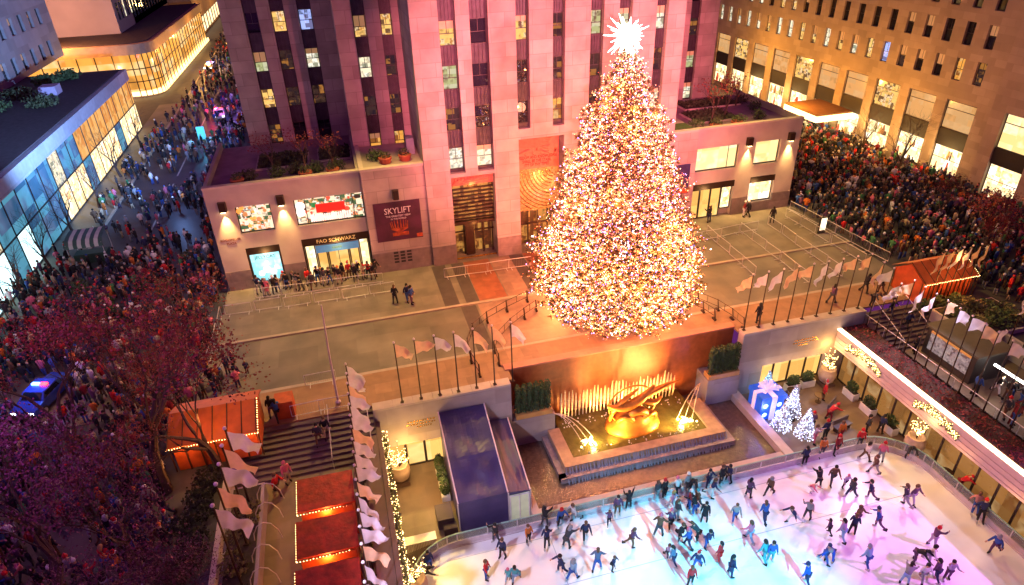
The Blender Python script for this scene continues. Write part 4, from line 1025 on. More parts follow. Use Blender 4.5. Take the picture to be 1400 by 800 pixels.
# ================================================================== BARRIERS AND RAILINGS
bp = thing('crowd_barrier', 'b', 'barrier', (0, 0, 0), 'steel crowd barriers')
b = MB(); b.tube([(-1.1, 0, .15), (-1.1, 0, 1.05), (1.1, 0, 1.05), (1.1, 0, .15), (-1.1, 0, .15)], .032, 5); b.build('frame', steel, bp)
b = MB()
for k in range(13): b.tube([(-.96+.16*k, 0, .16), (-.96+.16*k, 0, 1.04)], .008, 3, cap=False)
b.build('bars', mat('dull_steel', (.3, .27, .26), .5, metal=.5), bp)
for s_ in (-.8, .8): MB().box(s_-.025, s_+.025, -.3, .3, 0, .04).build('foot', steel, bp)
used = [0]
def barrier_row(x0, y0, x1, y1, where, z=.12, gap=.08):
    L = math.hypot(x1-x0, y1-y0); n = max(1, round(L/(2.2+gap))); a = math.atan2(y1-y0, x1-x0)
    for k in range(n):
        s_ = (k+.5)/n
        place(bp, used[0], (x0+(x1-x0)*s_+rnd.uniform(-.05, .05), y0+(y1-y0)*s_+rnd.uniform(-.06, .06), z), a+R(rnd.uniform(-3, 3)), '%s steel crowd barrier %s' % (ORD[k], where)); used[0] = 1
barrier_row(-9.8, 55.2, 1.6, 54.6, 'from the left in the row before the toy shop')
barrier_row(-12.2, 53.0, 2.6, 52.6, 'from the left in the outer row before the toy shop')
barrier_row(7.2, 53.6, 15.4, 53.4, 'from the left in the row before the tower entrance')
barrier_row(46.2, 57, 47.2, 43.6, 'from the shop corner along the right crowd edge')
barrier_row(44.6, 55.5, 45.0, 44, 'from the shop in the second right row')
barrier_row(41.8, 54.5, 41.5, 42.5, 'from the shop in the third right row', .06)
barrier_row(38.2, 54.0, 38.0, 42.5, 'from the shop in the fourth right row', .06)
barrier_row(34.6, 54.6, 34.2, 45, 'from the shop in the row nearest the tree', .06)
barrier_row(31, 53, 40, 53.6, 'from the tree in the cross row before the cream windows')
barrier_row(-12.4, 53.2, -12.6, 46, 'from the shop corner along the left crowd edge', .0)
barrier_row(-6.2, 37.6, -2.4, 37.6, 'from the left at the top of the left steps')
barrier_row(-6, 40.8, -2.6, 40.8, 'from the left behind the left steps')
# curved bronze railings left and right of the tree
def rail(pts, label):
    t = thing('bronze_railing', label, 'railing', (pts[0][0], pts[0][1], .1))
    b = MB()
    for z in (.45, 1.05): b.tube([(x, y, z) for x, y in pts], .035, 4)
    for (x0, y0), (x1, y1) in zip(pts, pts[1:]): b.tube([((x0+x1)/2, (y0+y1)/2, .45), ((x0+x1)/2, (y0+y1)/2, 1.05)], .025, 4)
    b.build('rails', bronze, t)
    for x, y in pts:
        MB().prism([(x-.09, y-.35), (x+.09, y-.35), (x+.09, y+.1), (x-.09, y+.1)], .1, .25).build('foot', bronze, t)
        MB().tube([(x, y-.3, .2), (x, y, 1.12)], [.07, .05], 4).build('post', bronze, t)
rail([(7.0, 38.4), (6.75, 40.2), (6.9, 42), (7.7, 43.9), (9.2, 45.3), (11.2, 46.5), (13.3, 47.5)], 'outer curved bronze railing left of the Christmas tree')
rail([(8.7, 39.3), (8.75, 40.9), (9.5, 42.3), (10.8, 43.7), (12.3, 44.9), (13.6, 45.8)], 'inner curved bronze railing left of the Christmas tree')
rail([(26.2, 44), (27.2, 42.9), (28.1, 41.2), (28.5, 39.6), (28.6, 38.1)], 'outer curved bronze railing right of the Christmas tree')
rail([(26.0, 42.5), (26.8, 41.3), (27.1, 40.0)], 'inner curved bronze railing right of the Christmas tree')
# handrails of the steps
for x, lab in ((-3.9, 'steel handrail down the middle of the left steps'), (-1.3, 'steel handrail at the right side of the left steps'), (40.2, 'handrail by the flagpoles on the right steps'), (43.2, 'handrail down the middle of the right steps')):
    b = MB(); b.tube([(x, 37.3, .1), (x, 37.2, 1.0), (x, 33.5, -.5), (x, 33.4, -1.45)], .03, 5); b.tube([(x, 35.3, -.6), (x, 35.3, .22)], .025, 5); b.top('handrail', steel, lab, 'handrail')
b = MB(); b.tube([(39.35, 37, .0), (39.35, 2, .0)], .03, 5)
for k in range(20): b.tube([(39.35, 36.5-1.7*k, -.86), (39.35, 36.5-1.7*k, 0)], .02, 4)
b.top('long_handrail', steel, 'long pale handrail behind the arcade planting bed at right', 'handrail')
b = MB(); b.box(-.42, .42, -.12, .12, .1, .2); 
bt = thing('info_board', 'small lit white notice board beside the barriers at right', 'sign', (45.6, 51, .1))
MB().box(45.2, 46.0, 50.9, 51.1, .12, 1.9).build('board_frame', black_m, bt)
MB().box(45.28, 45.92, 50.87, 50.9, .5, 1.8).build('lit_face', mat('lit_notice', (.9, .9, .85), .5, emit=(1, .88, .6), power=1.6), bt)
b = MB(); b.tube([(-3.2, 38.2, .1), (-3.15, 38.2, 4), (-3.0, 38.2, 8.2)], [.09, .07, .05], 6); b.ball((-3.2, 38.2, .25), .2, 8, 5); b.top('lamp_post', steel, 'slim steel post by the top of the left steps', 'post')

# ================================================================== TENT
t = thing('tent', 'dark blue canvas tent against the left terrace wall by the rink', 'tent', (5.9, 33, -6))
tm = mat('navy_canvas', (.055, .042, .125), .42, var=.2, scale=.8, bump=.15)
tr_m = mat('tent_seam', (.8, .65, .7), .5)
def canvas(mb, c00, c10, c11, c01, sag, nx=14, ny=18, seed=1):
    q_ = random.Random(seed); c00, c10, c11, c01 = map(Vector, (c00, c10, c11, c01)); b0 = len(mb.v)
    for j in range(ny+1):
        for i in range(nx+1):
            u, v = i/nx, j/ny; p = c00.lerp(c10, u).lerp(c01.lerp(c11, u), v); e = 16*u*(1-u)*v*(1-v)
            p.z += -sag*e+.05*e**.5*sin(9*v+3*u)+.03*e**.5*sin(17*u+5*v)+q_.uniform(-.008, .008); mb.v.append(tuple(p))
    for j in range(ny):
        for i in range(nx): a = b0+j*(nx+1)+i; mb.f.append((a, a+1, a+nx+2, a+nx+1)); mb.mi.append(0)
b = MB(); canvas(b, (3.5, 29.95, -3.3), (6.8, 29.95, -3.3), (6.8, 32.9, -2.2), (3.5, 32.9, -2.2), .16); canvas(b, (3.5, 32.9, -2.2), (6.8, 32.9, -2.2), (6.8, 36.4, -.95), (3.5, 36.4, -.95), .2, seed=3)
b.quad((3.5, 29.95, -3.3), (3.5, 32.9, -2.2), (3.5, 36.4, -.95), (3.5, 36.4, -6), (3.5, 29.95, -6)); b.quad((6.8, 29.95, -3.3), (6.8, 29.95, -6), (6.8, 36.4, -6), (6.8, 36.4, -.95))
b.quad((3.5, 29.95, -6), (6.8, 29.95, -6), (6.8, 29.95, -3.3), (3.5, 29.95, -3.3)); b.build('main_bay', tm, t)
b = MB(); canvas(b, (6.84, 29.95, -3.3), (8.32, 29.95, -3.5), (8.5, 36.4, -2.75), (6.84, 36.4, -2.6), .12, seed=5); b.quad((8.32, 29.95, -3.5), (8.32, 29.95, -6), (8.5, 36.4, -6), (8.5, 36.4, -2.75)); b.quad((6.84, 29.95, -3.6), (8.32, 29.95, -3.6), (8.32, 29.95, -3.5), (6.84, 29.95, -3.3)); b.build('side_bay', tm, t)
for x, z0, z1, x1 in ((3.48, -3.27, -.9, 3.48), (6.82, -3.26, -.92, 6.82), (8.34, -3.46, -2.7, 8.52)): MB().tube([(x, 29.93, z0), (x1, 36.4, z1)], .05, 5).build('edge_seam', tr_m, t)
for x in (3.46, 6.84, 8.36): MB().tube([(x, 29.92, -6), (x, 29.92, -3.35)], .05, 5).build('pole', steel, t)
f = MB(); f.box(6.9, 8.28, 29.9, 29.94, -6, -3.62); d = f.build('door', mat('tent_door_panel', (.5, .55, .4), .3, emit=(.75, .8, .5), power=.25), t)
f = MB(); f.box(6.9, 6.98, 29.86, 29.9, -6, -3.62); f.box(8.2, 8.28, 29.86, 29.9, -6, -3.62); f.box(7.55, 7.62, 29.86, 29.9, -6, -3.62); f.box(6.98, 8.2, 29.86, 29.9, -3.72, -3.62); f.build('door_frame', white_m, d)
b = MB(); b.box(2.1, 3.2, 30.5, 31.9, -6, -5.1); b.box(2.4, 3.3, 29.9, 30.5, -6, -5.4); b.top('storage_bench', mat('dark_crate', (.05, .03, .07), .6), 'dark stacked crates at the left corner of the blue tent', 'crate')
for k in range(3):
    t = thing('potted_evergreen', 'dark potted evergreen, %s from the wall beside the blue tent' % ORD[k], 'potted plant', (3.05, 35.4-1.15*k, -6), 'potted evergreens by the tent')
    MB().box(2.75, 3.35, 35.1-1.15*k, 35.7-1.15*k, -6, -5.5).build('pot', white_m, t)
    MB().leafball((3.05, 35.4-1.15*k, -4.75), (.36, .36, .85), 420, .08, hollow=.75).build('foliage', hedge_m, t)
# terrace gate by the rink
t = thing('slatted_gate', 'pale slatted gate between the left terrace and the rink', 'gate', (.6, 29.6, -6))
b = MB()
for k in range(22): b.box(-.5+.105*k, -.44+.105*k, 29.2+.02*k, 29.26+.02*k, -6, -5.1)
b.build('slats', mat('pale_slat', (.6, .48, .4), .5), t); MB().box(-.55, 1.8, 29.1, 29.75, -5.1, -5.04).build('top_rail', steel, t)

# ================================================================== URNS, PLANTERS, BENCHES, GIFT BOX
urn_m = mat('stone_urn', (.5, .36, .28), .6, var=.15, scale=3)
def urn(x, y, z, label):
    t = thing('urn_planter', label, 'urn', (x, y, z))
    MB().box(x-.55, x+.55, y-.55, y+.55, z, z+.3).build('pedestal', mat('dark_pedestal', (.14, .08, .06), .6), t)
    MB().lathe([(.35, .3), (.6, .55), (.72, 1.0), (.7, 1.35), (.55, 1.6), (.62, 1.72), (.5, 1.72), (.42, 1.5)], (x, y, z), 16).build('vase', urn_m, t, True)
    b = MB(); g = MB()
    for q in range(16):
        a = rnd.uniform(0, 2*pi); r_ = rnd.uniform(.3, .9); p2 = (x+r_*cos(a), y+r_*sin(a), z+2.3+rnd.uniform(0, 1.1))
        b.tube([(x, y, z+1.5), (x+.4*r_*cos(a), y+.4*r_*sin(a), z+2.2), p2], [.03, .02, .01], 4)
        for s_ in range(7): k = rnd.uniform(.3, 1); g.octa((x+(p2[0]-x)*k+rnd.gauss(0, .05), y+(p2[1]-y)*k+rnd.gauss(0, .05), z+1.5+(p2[2]-z-1.5)*k), .035)
    b.build('twigs', bark, t); g.build('twig_lights', fairy, t)['kind'] = 'stuff'
    point('urn_lamp', (x-.5, y-.7, z+2.4), (1, .62, .2), 26, .2)
urn(36.3, 36.2, -6, 'big stone urn with lit twigs in the back corner of the right terrace')
urn(37.9-.9, 27.4, -6, 'big stone urn with lit twigs beside the curve of the rink fence')
urn(.25, 35.6, -6, 'stone urn with lit twigs by the left terrace doors')
urn(.05, 27.2-1.2, -6, 'stone urn with golden twigs at the bottom left rink corner')
def planter(x, y, lab, rz=0, gold=False):
    t = thing('white_planter', lab, 'planter', (x, y, -6), 'white planters on the right terrace')
    b = MB(); b.prism([(x-.62, y-.3), (x+.62, y-.3), (x+.62, y+.3), (x-.62, y+.3)], -6, -5.35); b.build('box', white_m, t)
    MB().box(x-.56, x+.56, y-.24, y+.24, -5.36, -5.33).build('soil', soil, t)
    MB().leafball((x, y, -4.95), (.6, .36, .5), 380, .09, hollow=.5).build('foliage', hedge_m if not gold else shrub_m, t)
    t.rotation_euler = (0, 0, rz)
planter(33.2, 36.4, 'left white planter of the pair under the right terrace wall'); planter(34.7, 36.5, 'right white planter of the pair under the right terrace wall')
planter(37.2, 34.2, 'white planter nearest the corner urn along the arcade', R(90)); planter(37.2, 32.2, 'white planter with spiky shrub in the middle of the arcade', R(90)); planter(37.2, 29.9, 'white planter nearest the rink along the arcade', R(90))
dark_m = mat('slate_bench', (.12, .1, .13), .5)
for x, y, rz, lab in ((34.7, 33.2, 30, 'grey bench in the middle of the right terrace'), (31.3, 35.2, 10, 'grey bench near the glass doors of the right terrace'), (31.2, 33.6, 50, 'low grey bench beside the blue gift box'), (33.9, 31.2, 10, 'dark bench near the rink fence on the right terrace')):
    t = thing('bench', lab, 'bench', (x, y, -6))
    MB().box(x-.8, x+.8, y-.35, y+.1, -5.6, -5.52).build('seat', dark_m, t); MB().box(x-.8, x+.8, y+.12, y+.18, -5.5, -5.05).build('backrest', dark_m, t)
    for s_ in (-.65, .65): MB().box(x+s_-.04, x+s_+.04, y-.3, y+.08, -6, -5.6).build('leg', bronze, t)
    t.rotation_euler = (0, 0, R(rz))
for x, y, lab in ((34.3, 34.4, 'round cafe table near the corner urn'), (32.6, 35.6, 'round cafe table by the glass doors'), (37.3, 24.7, 'cafe table outside the right arcade')):
    t = thing('cafe_table', lab, 'table', (x, y, -6)); MB().lathe([(.42, .7), (.42, .74)], (x, y, -6), 14).build('tabletop', bronze, t); MB().tube([(x, y, -6), (x, y, -5.3)], .04, 6).build('leg', bronze, t); MB().lathe([(.25, 0), (.25, .03)], (x, y, -6), 12).build('foot', bronze, t)
t = thing('gift_box', 'large glowing blue gift box with white ribbon beside the pool', 'gift box', (29.3, 34.6, -6))
giftm = mat('gift_blue', (.02, .10, .55), .4, var=.2, scale=2, emit=(.02, .16, 1), power=.3)
rib = mat('gift_ribbon', (.8, .7, .85), .4, emit=(.8, .6, 1), power=.35)
MB().box(28.4, 30.4, 33.8, 35.5, -6, -4.15).build('box', giftm, t); MB().box(28.3, 30.5, 33.7, 35.6, -4.14, -3.75).build('lid', giftm, t)
b = MB(); b.box(29.15, 29.6, 33.66, 35.64, -3.745, -3.7); b.box(28.26, 30.54, 34.45, 34.85, -3.74, -3.69); b.box(29.15, 29.6, 33.62, 33.68, -6, -3.75); b.box(28.24, 28.29, 34.45, 34.85, -6, -3.75); b.build('ribbon', rib, t)
b = MB()
for a in (40, 140, 220, 320, 90): b.tube([(29.4, 34.65, -3.7), (29.4+.5*cos(R(a)), 34.65+.5*sin(R(a)), -3.2), (29.4+.75*cos(R(a)), 34.65+.6*sin(R(a)), -3.5), (29.4, 34.65, -3.65)], [.05, .2, .18, .05], 6)
b.build('bow', rib, t)
b = MB()
for cx, cz in ((28.75, -4.6), (30.0, -4.7), (28.8, -5.5), (30.0, -5.5)):
    for a in range(0, 180, 30): b.tube([(cx-.22*cos(R(a)), 33.78, cz-.22*sin(R(a))), (cx+.22*cos(R(a)), 33.78, cz+.22*sin(R(a)))], .02, 4)
b.build('snowflakes', mat('snowflake_light', (.8, .9, 1), .5, emit=(.5, .8, 1), power=3), t)
point('gift_lamp', (28.6, 33.0, -4.6), (.12, .2, 1), 110, .2); point('gift_lamp', (30.9, 33.4, -4.0), (.25, .3, 1), 70, .2); spot('gift_lamp', (28.8, 33.2, -5.0), (28.2, 36.6, -2.5), (.15, .15, 1), 260, 90, .8, .2)
for x, y, h, lab in ((29.5, 32.5, 2.8, 'white-lit cone tree before the blue gift box, nearer the fountain'), (30.6, 31.2, 2.9, 'white-lit cone tree nearest the rink fence'), (31.1, 33.6, 3.1, 'white-lit cone tree right of the blue gift box'), (30.3, 35.9, 3.0, 'cyan-lit cone tree behind the blue gift box')):
    t = thing('lit_cone_tree', lab, 'Christmas tree', (x, y, -6), 'small lit trees by the gift box')
    b = MB(); g = MB()
    for q in range(760):
        s_ = rnd.random()**.7; a = rnd.uniform(0, 2*pi); r_ = .8*s_*rnd.uniform(.7, 1.03); z = -6+h-h*.93*s_
        b.leafball((x+r_*cos(a), y+r_*sin(a), z), (.05, .05, .05), 1, .1)
        if q % 2 == 0: g.octa((x+r_*1.05*cos(a), y+r_*1.05*sin(a), z), .032)
    MB().tube([(x, y, -6), (x, y, -6+h*.8)], [.06, .02], 5).build('trunk', bark, t)
    b.build('foliage', mat('flocked_needles', (.55, .58, .68), .7), t); tl_ = g.build('tree_lights', fairywhite if 'cyan' not in lab else mat('fairy_cyan', (1, 1, 1), .5, emit=(.2, .75, 1), power=6, sample=False), t); tl_['kind'] = 'stuff'

# ================================================================== MARKET STALLS, CHALETS, KIOSKS
redroof = mat('red_painted_roof', (.46, .035, .014), .55, var=.4, scale=2.2, bump=.25)
redwall = mat('orange_red_boards', (.5, .09, .02), .6, var=.2, scale=2)
def light_line(mb, p0, p1, step=.14, r=.035):
    p0 = Vector(p0); p1 = Vector(p1); n = int((p1-p0).length/step)
    for k in range(n+1): q = p0.lerp(p1, k/n); mb.octa(q+Vector((0, 0, rnd.uniform(-.04, .02))), r)
for k in range(5):
    y0 = 27.75-3.15*k; y1 = y0+2.2; x0, x1 = -5.7, -2.55
    t = thing('market_stall', 'red-roofed market stall, %s from the left steps' % ORD[k], 'market stall', ((x0+x1)/2, (y0+y1)/2, -1.5), 'red market stalls')
    b = MB(); b.box(x0+.25, x1-.2, y0+.3, y0+.4, -1.5, -.6); b.box(x0+.25, x1-.2, y1-.3, y1-.2, -1.5, 1.2); b.box(x1-.3, x1-.2, y0+.4, y1-.3, -1.5, 1.1); b.build('wall', redwall, t)
    b = MB(); b.quad((x0, y0, 1.3), (x1, y0, 1.25), (x1, y1, 1.55), (x0, y1, 1.6)); b.quad((x0, y0, 1.2), (x0, y1, 1.5), (x1, y1, 1.45), (x1, y0, 1.15))
    b.quad((x0, y0, 1.2), (x1, y0, 1.15), (x1, y0, 1.25), (x0, y0, 1.3)); b.quad((x0, y1, 1.5), (x0, y0, 1.2), (x0, y0, 1.3), (x0, y1, 1.6)); b.quad((x1, y0, 1.15), (x1, y1, 1.45), (x1, y1, 1.55), (x1, y0, 1.25))
    for q in range(1, 5): x = x0+(x1-x0)*q/5; b.box(x-.02, x+.02, y0+.02, y1-.02, 1.28, 1.3)
    rf = b.build('roof', redroof, t)
    b = MB(); b.box(x0+.15, x1-.15, y0-.45, y0+.45, -.35, -.25); b.box(x0+.2, x1-.2, y0-.06, y0, .55, 1.1); b.build('counter', redwall, t)
    b = MB(); b.box(x0+.3, x1-.3, y1-.42, y1-.32, -.4, .9); b.build('lit_shelves', mat('lit_goods', (.3, .1, .03), .5, emit=(1, .3, .05), power=.9, pattern=((3, 3, 3), .3, [(1, .6, .2), (.6, .1, .02)])), t)
    for px, py in ((x0+.2, y0+.15), (x1-.2, y0+.15), (x0+.2, y1-.2), (x1-.2, y1-.2)): MB().box(px-.05, px+.05, py-.05, py+.05, -1.5, 1.2).build('post', redwall, t)
    g = MB(); light_line(g, (x0-.03, y0, 1.15), (x0-.03, y1, 1.45)); light_line(g, (x0, y0-.04, 1.12), (x1-.5, y0-.04, 1.1), .16)
    g.build('string_lights', fairy, t)['kind'] = 'stuff'
    point('stall_lamp', (-4.2, y0-.3, .9), (1, .33, .06), 90, .2); point('stall_lamp', (x0-.3, y0+1.3, .9), (1, .5, .15), 45, .1); point('stall_lamp', (x0+1.6, y0-.25, 1.0), (1, .36, .08), 45, .1)
def chalet(name, label, x0, x1, y0, y1, zr, ze, gable_left):
    t = thing(name, label, 'market chalet', ((x0+x1)/2, (y0+y1)/2, 0)); ym = (y0+y1)/2
    b = MB(); b.box(x0+.2, x1-.2, y0+.35, y0+.45, 0, ze-.15); b.box(x0+.2, x1-.2, y1-.45, y1-.35, 0, ze-.15)
    for x in (x0+.2, x1-.3): b.quad((x, y0+.35, 0), (x, y1-.35, 0), (x, y1-.35, ze-.1), (x, ym, zr-.12), (x, y0+.35, ze-.1)); b.quad((x+.1, y0+.35, 0), (x+.1, y0+.35, ze-.1), (x+.1, ym, zr-.12), (x+.1, y1-.35, ze-.1), (x+.1, y1-.35, 0))
    b.build('wall', redwall, t)
    b = MB()
    for ya, za, yb, zb in ((y0, ze, ym, zr), (ym, zr, y1, ze)):
        b.quad((x0, ya, za), (x1, ya, za), (x1, yb, zb), (x0, yb, zb)); b.quad((x0, ya, za-.08), (x0, yb, zb-.08), (x1, yb, zb-.08), (x1, ya, za-.08))
    b.quad((x0, y0, ze-.08), (x1, y0, ze-.08), (x1, y0, ze), (x0, y0, ze)); b.build('roof', mat('orange_roof', (.5, .1, .018), .55, var=.2, scale=1.5), t)
    b = MB(); n_ = 6
    for k in range(n_+1):
        x = x0+.05+(x1-x0-.1)*k/n_; b.tube([(x, y0-.01, ze+.03), (x, ym, zr+.03)], .035, 4); b.box(x-.04, x+.04, y0+.25, y0+.33, 0, ze-.1)
    b.build('battens', mat('dark_batten', (.07, .02, .01), .7), t)
    g = MB(); light_line(g, (x0, y0-.05, ze-.05), (x1, y0-.05, ze-.05), .16); light_line(g, (x1+.03, y0, ze), (x1+.03, ym, zr), .16); g.build('string_lights', fairy, t)['kind'] = 'stuff'
    for x in (x0+.8, (x0+x1)/2, x1-.8): point('chalet_lamp', (x, y0-.5, ze-.35), (1, .36, .07), 75, .15)
    point('chalet_lamp', ((x0+x1)/2, y0-.2, zr+1.0), (1, .36, .08), 110, .2)
    return t
chalet('market_chalet', 'orange timber chalet with fairy lights behind the bare tree at left', -13.3, -8.0, 34.3, 38.7, 3.1, 2.15, False)
chalet('market_chalet', 'orange timber chalet beyond the flags at right', 44.2, 49.6, 36.6, 40.4, 3.2, 2.1, True)
b = MB(); b.box(-7.3, -6.1, 36.0+1.6, 38.8, .1, 1.5); b.top('red_kiosk', redwall, 'small orange box kiosk beside the left chalet', 'kiosk')
# striped awning booth
t = thing('striped_booth', 'street booth with a rounded green and white striped awning', 'street stall', (-26.3, 69, 0))
gs = mat('green_stripe', (.05, .12, .09), .6); ws = mat('cream_stripe', (.6, .62, .55), .6)
b = MB(); nst = 9
for k in range(nst):
    x0, x1 = -28+3.4*k/nst, -28+3.4*(k+1)/nst; pr = [(67.6, 2.0), (67.65, 2.35), (68.0, 2.7), (68.8, 2.9), (70.2, 3.0)]
    for (ya, za), (yb, zb) in zip(pr, pr[1:]): b.quad((x0, ya, za), (x1, ya, za), (x1, yb, zb), (x0, yb, zb), mi=k % 2)
b.build('awning', [gs, ws], t)
for x in (-27.9, -24.7):
    for y in (67.7, 70.1): MB().tube([(x, y, 0), (x, y, 2.4)], .04, 5).build('post', steel, t)
MB().box(-27.8, -24.8, 68.3, 69.6, .0, 1.0).build('counter', mat('green_counter', (.03, .07, .05), .6), t)
# kiosk and seating area right of the steps
t = thing('display_kiosk', 'dark kiosk with patterned display panels below the right steps', 'kiosk', (42.8, 30, -1.5))
MB().box(41.6, 44.6, 28.6, 33.0, -1.5, .9).build('body', mat('dark_kiosk', (.05, .045, .04), .6), t)
MB().box(41.4, 44.8, 28.4, 33.2, .9, 1.05).build('roof', mat('kiosk_roof', (.13, .12, .08), .7), t)
MB().box(41.55, 41.59, 29.0, 32.6, -.9, .5).build('display_panel', mat('patterned_display', (.2, .2, .22), .5, emit=(.5, .45, .5), power=.35, pattern=((4, 6, 6), .1, [(.9, .85, .8), (.05, .05, .06)])), t)
MB().box(41.5, 41.6, 29.0, 32.6, .55, .7).build('sign_strip', mat('sign_strip', (.3, .12, .05), .5, emit=(1, .4, .1), power=.5), t)
b = MB(); b.tube([(42.9, 28.2, .3), (43.0, 24.0, .3)], .09, 6); b.top('tube_light', whiteglow, 'long white tube light at the right edge', 'tube light')
b = MB(); b.tube([(43.4, 33.2, .6), (44.0, 33.2, .6)], .07, 6); b.top('tube_light', whiteglow, 'short white light at the foot of the right steps', 'tube light')
b = MB(); b.box(40.6, 42.9, 20.5, 24.5, .2, .35)
for px, py in ((40.7, 20.6), (42.8, 20.6), (40.7, 24.4), (42.8, 24.4)): b.box(px-.05, px+.05, py-.05, py+.05, -1.5, .2)
b.top('red_canopy', mat('maroon_canopy', (.14, .012, .015), .6), 'dark maroon canopy at the far lower right edge', 'canopy')
for y in (27, 23): point('promenade_lamp', (42.6, y, .0), (1, .82, .6), 60, .2)
# ================================================================== TREES AND SHRUBS
def bare_tree(seed, h, spread, leaves, leafmat, depth=5, lsz=.09):
    """returns (wood, twigs, leaves) builders for a tree standing at the origin"""
    r_ = random.Random(seed); wood = MB(); lf = MB(); tips = []
    def grow(p, d, L, r, lv):
        n = 3; pts = [p]; rr = [r]
        for i in range(n):
            d = (d+Vector((r_.gauss(0, .13), r_.gauss(0, .13), r_.gauss(.03, .08)))).normalized()
            p = p+d*L/n; pts.append(p); rr.append(r*(1-.4*(i+1)/n))
        wood.tube(pts, rr, 6 if lv < 2 else 3, cap=False)
        if lv >= depth: tips.extend(pts[1:]); return
        k = r_.choice([2, 3, 3]) if lv else 4
        for j in range(k):
            a = r_.uniform(0, 2*pi); s_ = spread*(.7+.5*r_.random()); o1 = d.orthogonal().normalized(); o2 = d.cross(o1)
            nd = (d*cos(s_)+(o1*cos(a)+o2*sin(a))*sin(s_)).normalized(); nd.z = nd.z*.85+.12
            q = pts[-1] if j < 2 else pts[-2]
            grow(q, nd.normalized(), L*r_.uniform(.66, .84), rr[-1]*.8, lv+1)
    grow(Vector((0, 0, 0)), Vector((0, 0, 1)), h*.3, h*.027, 0)
    for _ in range(leaves):
        p = r_.choice(tips); q = p+Vector((r_.gauss(0, .28), r_.gauss(0, .28), r_.gauss(0, .22)))
        lf.leafball(q, (.02, .02, .02), 1, lsz, r_)
    return wood, lf
def tree_proto(name, label, seed, h, spread, leaves, lm, group, depth=5, lsz=.09):
    t = thing(name, label, 'tree', (0, 0, 0), group)
    wd, lf = bare_tree(seed, h, spread, leaves, lm, depth, lsz)
    wd.build('trunk', bark, t)
    if leaves: lf.build('crown', lm, t)
    return t
plum = mat('plum_leaves', (.13, .03, .06), .7, var=.5, scale=1)
G = 'street trees'
p = tree_proto('street_tree', 'tall bare street tree with reddish leaves in front of the left orange chalet', 3, 9.5, .52, 5000, redleaf, G, 6, .055)
place(p, 0, (-13.6, 33.0, 0), 0.6, None, 1.5)
place(p, 1, (-18.5, 36.5, 0), 2.1, 'reddish street tree over the crowd, up-left of the orange chalet', 1.2)
place(p, 1, (-14.5, 41, 0), 4.0, 'smaller reddish street tree behind the left orange chalet', .8)
place(p, 1, (-10.7, 34.0, .1), 3.3, 'reddish thin-branched tree overhanging the right end of the left orange chalet', 1.05)
p2 = tree_proto('street_tree', 'plum-leaved tree at the bottom left corner of the crowd', 8, 9.0, .55, 6500, plum, G, 6, .05)
place(p2, 0, (-17.0, 25.0, 0), 0, None, 1.25)
place(p2, 1, (-22.0, 31.5, 0), 1.3, 'plum-leaved tree at the far left, below the blue car', 1.3)
place(p2, 1, (-12.2, 26.0, 0), 2.7, 'plum-leaved tree just left of the lower left planting bed', 1.15)
place(p2, 1, (-13.2, 19.8, 0), 4.4, 'plum-leaved tree at the bottom edge beside the red stalls', 1.1)
p3 = tree_proto('bare_tree', 'bare street tree before the glowing shop window furthest down the right street', 21, 7.5, .5, 0, None, G, 5)
place(p3, 0, (64.5, 68, 0), 0)
for (x, y), lab, sc_ in zip([(64.3, 61.5), (-29.4, 95), (-29.4, 84), (-29.6, 75), (-29.8, 67.5), (-30, 61), (-14.5, 76), (-29.4, 108)],
      ['bare street tree with a forked trunk at the near end of the right street', 'bare tree before the amber windows of the glass shop', 'bare tree before the change from blue to amber glass', 'bare tree before the blue glass panels', 'bare tree left of the striped awning booth', 'bare tree nearest the left picture edge on the left street', 'bare tree on the dark pavement beside the toy shop corner', 'bare tree furthest up the glass shop front'], [1.15, 1, .95, 1, .95, .9, .75, .85]):
    place(p3, 1, (x, y, 0), rnd.uniform(0, 6), lab, sc_)
p4 = tree_proto('street_tree', 'reddish thin tree over the crowd at the right edge', 14, 7.0, .5, 1300, redleaf, G, 5)
place(p4, 0, (58, 43.5, 0), 0); place(p4, 1, (54.8, 41.2, 0), 2, 'reddish thin tree behind the right orange chalet', .8); place(p4, 1, (58.5, 49.5, 0), 3, 'reddish thin tree at the right edge below the arched shop window', .8)
# shrubs
def shrub(x, y, z, rx, rz, n, m, label, group, lift=.8, sz=.1, name='shrub'):
    b = MB(); b.leafball((x, y, z+rz*lift), (rx, rx, rz), n, sz, hollow=.35); b.tube([(x, y, z), (x, y, z+rz)], .05, 4)
    return b.top(name, m, label, 'shrub', group)
# roof gardens: dug beds, shrubs, terracotta pots, thin bare trees
for x0, x1, y0, y1, lab in ((-8.2, -3.4, 62.5, 66.5, 'left rectangular planting bed on the toy shop roof'), (-2.6, .6, 63, 66.8, 'right rectangular planting bed on the toy shop roof'), (36.2, 41.2, 61.5, 65.5, 'front planting bed on the right shop roof'), (37.5, 44.5, 66.5, 69.5, 'rear planting bed on the right shop roof')):
    t = thing('roof_bed', lab, 'planting bed', ((x0+x1)/2, (y0+y1)/2, 9.45))
    MB().box(x0, x1, y0, y1, 9.45, 9.6).build('bed_edge', coping_m, t); MB().box(x0+.15, x1-.15, y0+.15, y1-.15, 9.6, 9.65).build('soil', soil, t)
    b = MB()
    for q in range(900): b.leafball((rnd.uniform(x0+.2, x1-.2), rnd.uniform(y0+.2, y1-.2), 9.75), (.1, .1, .18), 1, .16)
    b.build('low_plants', shrub_m, t)
